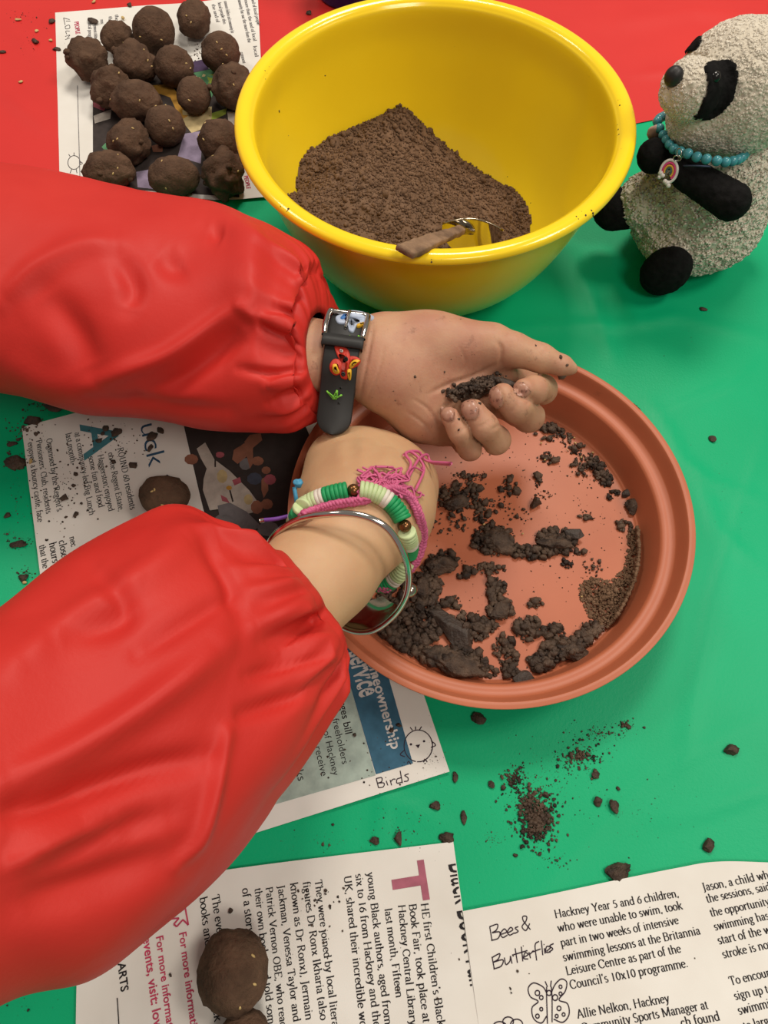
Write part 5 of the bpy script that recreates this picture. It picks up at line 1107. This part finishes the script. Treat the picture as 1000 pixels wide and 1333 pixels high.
# ------------------------------------------------------------------ bracelets on the right wrist
def around(center, axis, r1, r2, tilt=0.0):
    a = np.asarray(axis, float); a /= np.linalg.norm(a); up = np.array([0, 0, 1.0])-a*a[2]; up /= np.linalg.norm(up); sd = np.cross(a, up); sd *= np.sign(sd[0])
    return lambda t: center+sd*r1*np.cos(t)[:, None]+up*r2*np.sin(t)[:, None]
axR = P(478, 650, .060)-P(420, 740, .072)
aco = np.array([v_.co[:] for v_ in armR.data.vertices])+wloc(armR); apx = proj(aco); anr = np.array([v_.normal[:] for v_ in armR.data.vertices]); adc = np.linalg.norm(aco-C0, axis=1)
def on_arm(x, y, lift, z):
    c = np.where(np.hypot(apx[:, 0]-x, apx[:, 1]-y) < 4)[0]
    if len(c) == 0: return P(x, y, z)
    i = c[adc[c].argmin()]; q = aco[i]; d_ = (P(x, y, 0)-C0)/np.linalg.norm(P(x, y, 0)-C0); ql = C0+d_*((q-C0) @ d_-lift); return ql
LOOP = lambda pts, n: catmull([P(x, y, z) for x, y, z in pts], n, True)
bead_path = catmull([on_arm(x, y, 0.0022, z) for x, y, z in [(391, 666, .068), (402, 655, .0795), (433, 643, .0845), (470, 638, .086), (500, 648, .085), (520, 668, .079), (530, 694, .070)]]+[P(533, 718, .060), P(519, 748, .048), P(490, 760, .040), P(430, 720, .038), P(387, 688, .058)], 400, True)
Lb = np.r_[0, np.cumsum(np.linalg.norm(np.diff(np.vstack([bead_path, bead_path[:1]]), axis=0), axis=1))]
bb = empty('bead_bracelet', bead_path[np.argmin(bead_path[:, 2])], 'elastic bracelet of lime, white and green clay discs with brown metallic beads', 'bracelet')
def cyl(r, h, seg=16):
    pr_ = [(0.0, -h), (r*0.9, -h), (r, -h*0.6), (r, h*0.6), (r*0.9, h), (0.0, h)]; v, f = lathe(pr_, (0, 0, 0), seg); return v, f
disc = {}
BRAD = 12.2*mpp(P(470, 640, .08)); T_D = 0.00145
pat = ['bead_lime']*6+['bead_white']*2+['bead_green']*6+['gold']
s = 0.0; i = 0; total = Lb[-1]; protos = {}
def along(s): i = np.searchsorted(Lb, s % total)-1; i = max(i, 0); f_ = (s % total-Lb[i])/(Lb[i+1]-Lb[i]+1e-12); a, b = bead_path[i], bead_path[(i+1) % 400]; return a*(1-f_)+b*f_, (b-a)/np.linalg.norm(b-a)
s = 0.001
while s < total-0.002:
    kind = pat[i % len(pat)]; st_ = 0.0046 if kind == 'gold' else T_D; c, t = along(s+st_/2)
    if kind not in protos:
        if kind == 'gold': v, f = uvsphere((0, 0, 0), 0.0024, 12, 16)
        else: v, f = cyl(BRAD, T_D*0.54)
        o = mesh_obj('metal_bead' if kind == 'gold' else 'clay_disc', v, f, 'gold_bead' if kind == 'gold' else kind); protos[kind] = o
    else:
        o = protos[kind].copy(); COL.objects.link(o); o.parent = None
    o.location = tuple(c); o.rotation_mode = 'QUATERNION'; o.rotation_quaternion = Vector(t).to_track_quat('Z', 'Y'); attach(o, bb); s += st_; i += 1
kn = P(386, 668, .072)
MB().add(*tube(catmull([P(343, 677, .074), P(362, 675, .0745), P(386, 669, .0725)], 20), 0.0008, 8)).build('purple_cord', 'thread_purple', bb, loc=kn)
MB().add(*tube(catmull([P(338, 678, .074), P(344, 677, .074)], 6), 0.0010, 8)).build('cord_tip', 'chrome', bb, loc=kn)
MB().add(*tube(catmull([P(387, 667, .0725), P(386, 652, .077), P(383, 634, .080)], 16), 0.0008, 8)).build('blue_cord', 'thread_blue', bb, loc=kn)
v, f = rough_ball(P(388, 629, .080), 0.0017, 5, .3, 2, 3); mesh_obj('cord_knot', v, f, 'thread_blue', bb, loc=kn)
v, f = rough_ball(P(389, 668, .073), 0.0021, 6, .3, 2, 3); mesh_obj('cord_knot', v, f, 'thread_purple', bb, loc=kn)
# braided pink thread bracelet with tassel
br_path = catmull([on_arm(x, y, 0.0016, z) for x, y, z in [(394, 673, .070), (412, 664, .080), (440, 656, .083), (478, 650, .083), (510, 636, .083), (534, 648, .076), (546, 672, .068)]]+[P(551, 700, .062), P(541, 732, .053), P(520, 752, .046), P(495, 766, .042), P(440, 730, .036), P(404, 694, .046)], 240, True)
br = empty('thread_bracelet', br_path[np.argmin(br_path[:, 2])], 'braided pink thread bracelet with a loose tassel', 'bracelet')
t, n_, b_ = frames(br_path, True); ss = np.arange(240)/240*2*np.pi
for k in range(3):
    ph = 2*np.pi*k/3; off = n_*(0.0011*np.sin(34*ss+ph))[:, None]+b_*(0.0007*np.sin(68*ss+2*ph))[:, None]
    MB().add(*tube(br_path+off, 0.00095, 7, True)).build('strand', 'thread_pink', br, loc=br_path[0])
rs = np.random.RandomState(9)
for k in range(38):
    pts = [on_arm(498+rs.randn()*9, 634+rs.randn()*6, 0.002, .08)]
    x, y = 498+rs.randn()*14, 630+rs.randn()*7
    for j in range(5):
        x += rs.randn()*11-1; y += rs.randn()*7-1.2; x = min(max(x, 465), 552); y = min(max(y, 608), 650); pts.append(on_arm(x, y, 0.0008+rs.rand()*0.003, .07))
    MB().add(*tube(catmull(pts, 26), 0.00042, 5)).build('tassel_thread', 'thread_pink', br, loc=br_path[0])
for pts in ([(524, 628, .082), (535, 605, .082), (528, 590, .080), (545, 588, .078), (556, 600, .074), (588, 603, .070)], [(530, 625, .081), (545, 598, .080), (556, 592, .077), (562, 602, .073), (586, 605, .069)], [(540, 640, .077), (552, 612, .074), (545, 596, .077), (534, 588, .080), (526, 592, .081)]):
    MB().add(*tube(catmull([on_arm(q[0], q[1], 0.002, q[2]) for q in pts], 30), 0.0006, 6)).build('tassel_thread', 'thread_pink', br, loc=br_path[0])
# silver bangle with ball end and hammered leaf
bg_path = LOOP([(352, 705, .075), (385, 678, .087), (430, 669, .094), (470, 671, .0955), (502, 686, .093), (522, 714, .086), (532, 745, .076), (528, 778, .066), (510, 804, .056), (480, 822, .048), (445, 815, .044), (400, 775, .046), (365, 735, .058)], 200)
bg = empty('bangle', bg_path[np.argmin(bg_path[:, 2])], 'loose silver bangle with a ball end and a hammered leaf plate', 'bangle')
MB().add(*tube(bg_path, 0.00125, 12, True)).build('ring', 'chrome', bg, loc=bg_path[0])
q = P(534, 768, .066); mesh_obj('ball_end', *uvsphere(q, 0.0028, 16, 24), 'steel', bg, loc=q)
inn = catmull([P(498, 776, .062), P(478, 783, .054), P(455, 790, .050), P(430, 790, .048)], 30); out = catmull([P(522, 788, .0625), P(505, 806, .0555), P(480, 821, .048), P(440, 815, .044)], 30)
w_ = np.linspace(0, 1, 8)[None, :, None]; Q = inn[:, None]*(1-w_)+out[:, None]*w_+np.array([0, 0, -0.002])*np.sin(np.pi*w_); nn_ = Q.reshape(-1, 3); gf = grid_faces(30, 8)
mesh_obj('leaf_plate', np.concatenate([nn_, nn_-[0, 0, 0.0006]]), np.concatenate([gf, gf[:, ::-1]+240]), 'steel', bg, loc=q)

# ------------------------------------------------------------------ toy panda
def PP(px, py, wy): return PY(px, py, wy)
hc = PP(963, 116, 0.349); hr = 86*mpp(hc)
bc_ = PP(910, 268, 0.335); base = np.array([bc_[0], bc_[1], 0.0008])
panda = empty('toy_panda', base, 'cream and black plush panda sitting on the green cloth beside the bowl', 'toy')
k = mpp(bc_)
mz = PP(898, 116, 0.330); mr = 37*mpp(mz)
def head_f(X):
    d = ellip(X, hc, (hr*0.98, hr*0.94, hr*0.95)); d = smin(d, ellip(X, mz, (mr*1.0, mr*1.0, mr*1.0)), 0.006); return smin(d, ellip(X, PP(905, 155, 0.336), (mr*1.0, mr*0.9, mr*0.9)), 0.010)
def body_f(X):
    d = ellip(X, (bc_[0]+6*k, bc_[1]+0.006, 0.036), (0.0335, 0.031, 0.036)); d = smin(d, ellip(X, (bc_[0]+12*k, bc_[1]+0.004, 0.022), (0.034, 0.031, 0.0215)), 0.012)
    d = smin(d, cone(X, (bc_[0]+2*k, bc_[1]-0.010, 0.020), PP(874, 322, 0.320), 0.0165, 0.0128), 0.006)
    d = smin(d, cone(X, (bc_[0]-8*k, bc_[1]+0.012, 0.024), PP(838, 262, 0.338), 0.017, 0.0135), 0.006)
    d = smin(d, cone(X, (bc_[0]+14*k, bc_[1]+0.010, 0.055), hc-[0, 0, 0.02], 0.024, 0.020), 0.010)
    return np.maximum(d, -(X[:, 2]-0.0008))
def fleece(name, fn, ctr, half, h, m, amp=0.0007, label=None):
    V, F = sdf_mesh(fn, np.asarray(ctr)-half, np.asarray(ctr)+half, h); V = relax(V, F, 2, 0.5); n = vnormals(V, F)
    if amp: V = V+n*(amp*fbm(V*420, 2))[:, None]; V[:, 2] = np.maximum(V[:, 2], 0.0004)
    o = mesh_obj(name, V, F, m, panda, loc=ctr)
    return o, V, F, n
def tufts(parent, V, F, n, count, ln, rad, seed, m, skip=None):
    rs = np.random.RandomState(seed); a, b, c = V[F[:, 0]], V[F[:, 1]], V[F[:, 2]]; ar = np.linalg.norm(np.cross(b-a, c-a), axis=1); pick = rs.choice(len(F), count, p=ar/ar.sum())
    w = rs.rand(count, 1); p = a[pick]*(1-w)+c[pick]*w; nn_ = n[F[pick, 0]]
    if skip is not None: kk = ~skip(p); p, nn_ = p[kk], nn_[kk]
    t = np.cross(nn_, rs.randn(len(p), 3)); t /= np.linalg.norm(t, axis=1)[:, None]; b2 = np.cross(nn_, t); L_ = ln*rs.uniform(0.6, 1.3, (len(p), 1)); r = rad
    mid_ = p+nn_*L_*0.75+t*L_*0.25; tip_ = p+nn_*L_*0.80+t*L_*0.95
    rows = []
    for ctr_, rr in ((p-nn_*0.0002, r), (mid_, r*1.0), (tip_, r*0.35)):
        for an in (0, 2.094, 4.189): rows.append(ctr_+rr*(math.cos(an)*t+math.sin(an)*b2))
    Vt = np.stack(rows, 1).reshape(-1, 3); off = (np.arange(len(p))*9)[:, None]
    fq = [(0, 1, 4, 3), (1, 2, 5, 4), (2, 0, 3, 5), (3, 4, 7, 6), (4, 5, 8, 7), (5, 3, 6, 8)]
    Fq = np.concatenate([off+np.array(q)[None] for q in fq]); Vt[:, 2] = np.maximum(Vt[:, 2], 0.0003)
    o = mesh_obj('pile', Vt, Fq, m, parent, loc=wloc(parent)); o['kind'] = 'stuff'; return o
head, hV, hF, hN = fleece('head', head_f, hc, 0.052, 0.0009, 'fleece', 0.0004)
def patch_on(V, F, n, poly, off, name, m, edge_drop=0.0004):
    """felt patch sewn on the head: the head's own surface inside an outline, lifted off it"""
    pp = proj(V); ins = inpoly(pp, catmull(poly, 60, True)) & ((n @ -CD) > -0.1); f = F[ins[F].all(1)]; u = np.unique(f); mp = -np.ones(len(V), int); mp[u] = np.arange(len(u))
    d, _ = pdist(pp[u], np.vstack([catmull(poly, 60, True), catmull(poly, 60, True)[:1]])); lift = off*np.clip(d/2.5, 0.2, 1)
    vv = V[u]+n[u]*lift[:, None]; o = mesh_obj(name, np.concatenate([vv, V[u]-n[u]*0.0004]), np.concatenate([mp[f], mp[f][:, ::-1]+len(u)]), m, panda, loc=hc); return o, vv, mp[f]
EYE = [(917, 84), (935, 79), (954, 78), (962, 92), (961, 112), (954, 132), (938, 150), (920, 157), (902, 154), (908, 145), (914, 130), (919, 110)]
EYE2 = [(883, 76), (888, 66), (897, 56), (906, 50), (914, 47), (914, 57), (906, 67), (896, 71)]
patch_on(hV, hF, hN, EYE, 0.0013, 'eye_patch', 'felt_black'); patch_on(hV, hF, hN, EYE2, 0.0013, 'eye_patch', 'felt_black')
def hit(V, px, py): pp = proj(V); c = np.where(np.hypot(pp[:, 0]-px, pp[:, 1]-py) < 3)[0]; return V[min(c, key=lambda i: np.linalg.norm(V[i]-C0))]
inpatch = lambda p: inpoly(proj(p), EYE) | inpoly(proj(p), EYE2)
tufts(head, hV, hF, hN, 9000, 0.00035, 0.0008, 1, 'pile', inpatch)
q = hit(hV, 933, 102); mesh_obj('eye', *uvsphere(q+0.0008*(q-hc)/np.linalg.norm(q-hc), 0.0026, 14, 20), 'black_plastic', panda, loc=q)
q = hit(hV, 877, 100); d = (q-mz)/np.linalg.norm(q-mz); mesh_obj('nose', *uvsphere(q+0.001*d, (0.0042, 0.0040, 0.0046), 16, 24), 'nose_plastic', panda, loc=q)
for sgn, cx, cy in ((1, 1052, 80), (-1, 1046, 40)):
    q = PP(cx, cy, 0.365 if sgn > 0 else 0.385); mesh_obj('ear', *uvsphere(q, (0.011, 0.007, 0.011), 16, 24), 'felt_black', panda, loc=q)
bo, bV, bF, bN = fleece('body', body_f, (bc_[0], bc_[1], 0.04), 0.062, 0.0011, 'fleece', 0.0009)
tufts(bo, bV, bF, bN, 12000, 0.0009, 0.0010, 2, 'pile')
def black(name, a, b, ra, rb, extra=None):
    lo_ = np.minimum(a, b)-max(ra, rb)*1.4; hi_ = np.maximum(a, b)+max(ra, rb)*1.4
    V, F = sdf_mesh((lambda X: cone(X, a, b, ra, rb)) if extra is None else extra, lo_, hi_, 0.0009); n = vnormals(V, F); V = V+n*(0.0003*fbm(V*500, 2))[:, None]; V[:, 2] = np.maximum(V[:, 2], 0.0004)
    return mesh_obj(name, V, F, 'felt_black', panda, loc=(a+b)/2)
black('arm', PP(893, 226, 0.318), PP(952, 262, 0.302), 18*k, 22*k)
black('arm', PP(868, 200, 0.345), PP(852, 203, 0.335), 19*k, 20.5*k)
band_c = PP(922, 222, 0.341)
V, F = sdf_mesh(lambda X: smin(ellip(X, band_c, (50*k, 48*k, 15*k)), ellip(X, PP(950, 225, 0.330), (24*k, 20*k, 13*k)), 0.004), band_c-0.036, band_c+0.036, 0.001); mesh_obj('shoulder_band', V, F, 'felt_black', panda, loc=band_c)
fa = PP(867, 353, 0.306); black('foot', fa, fa+[0.002, 0.006, 0.001], 33*k, 30*k, lambda X: np.maximum(ellip(X, fa+[0, 0, 0.0], (33*k, 22*k, 38*k)), -(X[:, 2]-0.0006)))
fb = PP(800, 272, 0.340); black('foot', fb, fb+[0.006, 0, 0], 28*k, 26*k)
tl = PP(1004, 245, 0.345); mesh_obj('tail', *uvsphere(tl, (0.009, 0.009, 0.010), 16, 24), 'fleece', panda, loc=tl)
q = PP(853, 172, 0.345); v, f = rough_ball(q, (0.004, 0.002, 0.004), 3, .15, 2, 3); mesh_obj('ribbon_end', v, f, 'ribbon_pink', panda, loc=q)
# bead necklace with rainbow charm
front = [(856, 158, .349), (861, 171, .343), (869, 184, .334), (879, 195, .3255), (893, 199, .3195), (906, 204, .3155), (919, 207, .3130), (931, 209, .3115), (943, 211, .3115), (953, 210, .3135), (961, 208, .317), (967, 204, .322), (971, 199, .328)]
fp = [PP(x, y, w) for x, y, w in front]
cen = np.mean(fp, 0); back = [PP(972, 190, .340), PP(965, 178, .356), PP(940, 160, .372), PP(905, 152, .374), PP(870, 150, .364)]
nk = catmull(fp+back, 300, True); Ln = np.r_[0, np.cumsum(np.linalg.norm(np.diff(np.vstack([nk, nk[:1]]), axis=0), axis=1))]
neck = empty('bead_necklace', nk[np.argmin(nk[:, 2])], 'turquoise bead necklace with rainbow charm round the panda neck', 'necklace')
brd = 6.6*mpp(fp[6]); nb = int(Ln[-1]/(brd*1.93)); v, f = uvsphere((0, 0, 0), brd, 14, 20); first = None
for i in range(nb):
    s = Ln[-1]*i/nb; j = min(np.searchsorted(Ln, s), 299); c = nk[j]
    if first is None: o = first = mesh_obj('bead', v, f, 'turquoise')
    else: o = first.copy(); COL.objects.link(o); o.parent = None
    o.location = tuple(c); attach(o, neck)
MB().add(*tube(catmull([PP(884, 216, .319), PP(905, 216, .309), PP(925, 217, .305)], 20), 0.0004, 6)).build('cord', 'cord_navy', neck, loc=cen)
def ringp(c, r, nrm, n=20):
    R = rot_to(nrm); a = np.linspace(0, 2*np.pi, n, endpoint=False); return c+(np.cos(a)[:, None]*R[:, 0]+np.sin(a)[:, None]*R[:, 1])*r
for (x, y), nn_ in (((884.5, 199), (1, .3, 0)), ((882, 206), (.3, 1, .3))): MB().add(*tube(ringp(PP(x, y, .3175), 0.0019, nn_), 0.00028, 6, True)).build('jump_ring', 'chrome', neck, loc=cen)
cc = PP(872, 222, .3165); cR = rot_to(C0-cc+np.array([-.12, 0, 0]), (1, 0, 0)); kk = mpp(cc)
def arch(r0, r1, a0, a1, th, name, m, cx=0, cy=0, parent=None):
    a = np.radians(np.linspace(a0, a1, 24)); pts = cc+np.outer(np.cos(a)*(r0+r1)/2*kk+cx*kk, cR[:, 0])+np.outer(np.sin(a)*(r0+r1)/2*kk*1.25+cy*kk, cR[:, 1]); MBq = MB().add(*tube(pts, (r1-r0)/2*kk*1.05, 8)); return MBq.build(name, m, parent or neck, loc=cc)
ch = arch(9, 12.5, -75, 200, 1, 'charm', 'charm_white', cx=-1, cy=-1); 
arch(6.5, 9.5, -60, 195, 1, 'charm_stripe', 'charm_pink', -1, -1, ch); arch(4.2, 6.8, -60, 195, 1, 'charm_stripe', 'charm_yellow', -1, -1, ch); arch(2, 4.5, -60, 200, 1, 'charm_stripe', 'charm_teal', -1, -1, ch)
for x, y, r in ((-11, -3, 3.4), (-8, -6, 3), (-12, -8, 2.6), (-1, -15, 3.4), (-4, -13, 3), (1, -18, 3)):
    q = cc+cR[:, 0]*x*kk+cR[:, 1]*y*kk; mesh_obj('charm_cloud', *uvsphere(q, r*kk, 10, 14), 'charm_white', ch, loc=q)

# small smears and grit on the bowl
def on_bowl(pts, name, seed):
    ps = np.array([stick(x, y, bowl.children[0]) for x, y, r in pts]); rd = np.array([r*0.0004 for x, y, r in pts]); dd = C0-ps; dd /= np.linalg.norm(dd, axis=1)[:, None]
    return crumbs(name, ps-dd*rd[:, None]*0.35, rd, 'wet_soil', None, None, bowl, seed)
rs = np.random.RandomState(55)
on_bowl([(762+rs.randn()*7, 279+rs.randn()*3, rs.uniform(.5, 1.6)) for _ in range(18)]+[(372+rs.randn()*4, 272+rs.randn()*2, rs.uniform(.5, 1.3)) for _ in range(9)]+[(567+rs.randn()*6, 340+rs.randn()*1.5, rs.uniform(.4, 1.2)) for _ in range(9)]
        +[(349+rs.randn()*3, 93+rs.randn()*5, rs.uniform(.4, .9)) for _ in range(8)]+[(801+rs.randn(), 176+rs.randn()*9, rs.uniform(.4, .9)) for _ in range(10)]+[(809+rs.randn()*1.5, 133+rs.randn()*4, rs.uniform(.4, .9)) for _ in range(8)]
        +[(364, 143, 1.4), (374, 175, .8), (425, 96, 1), (640, 250, 1), (660, 233, .8), (690, 262, .9), (590, 60, .5)], 'grit', 56)
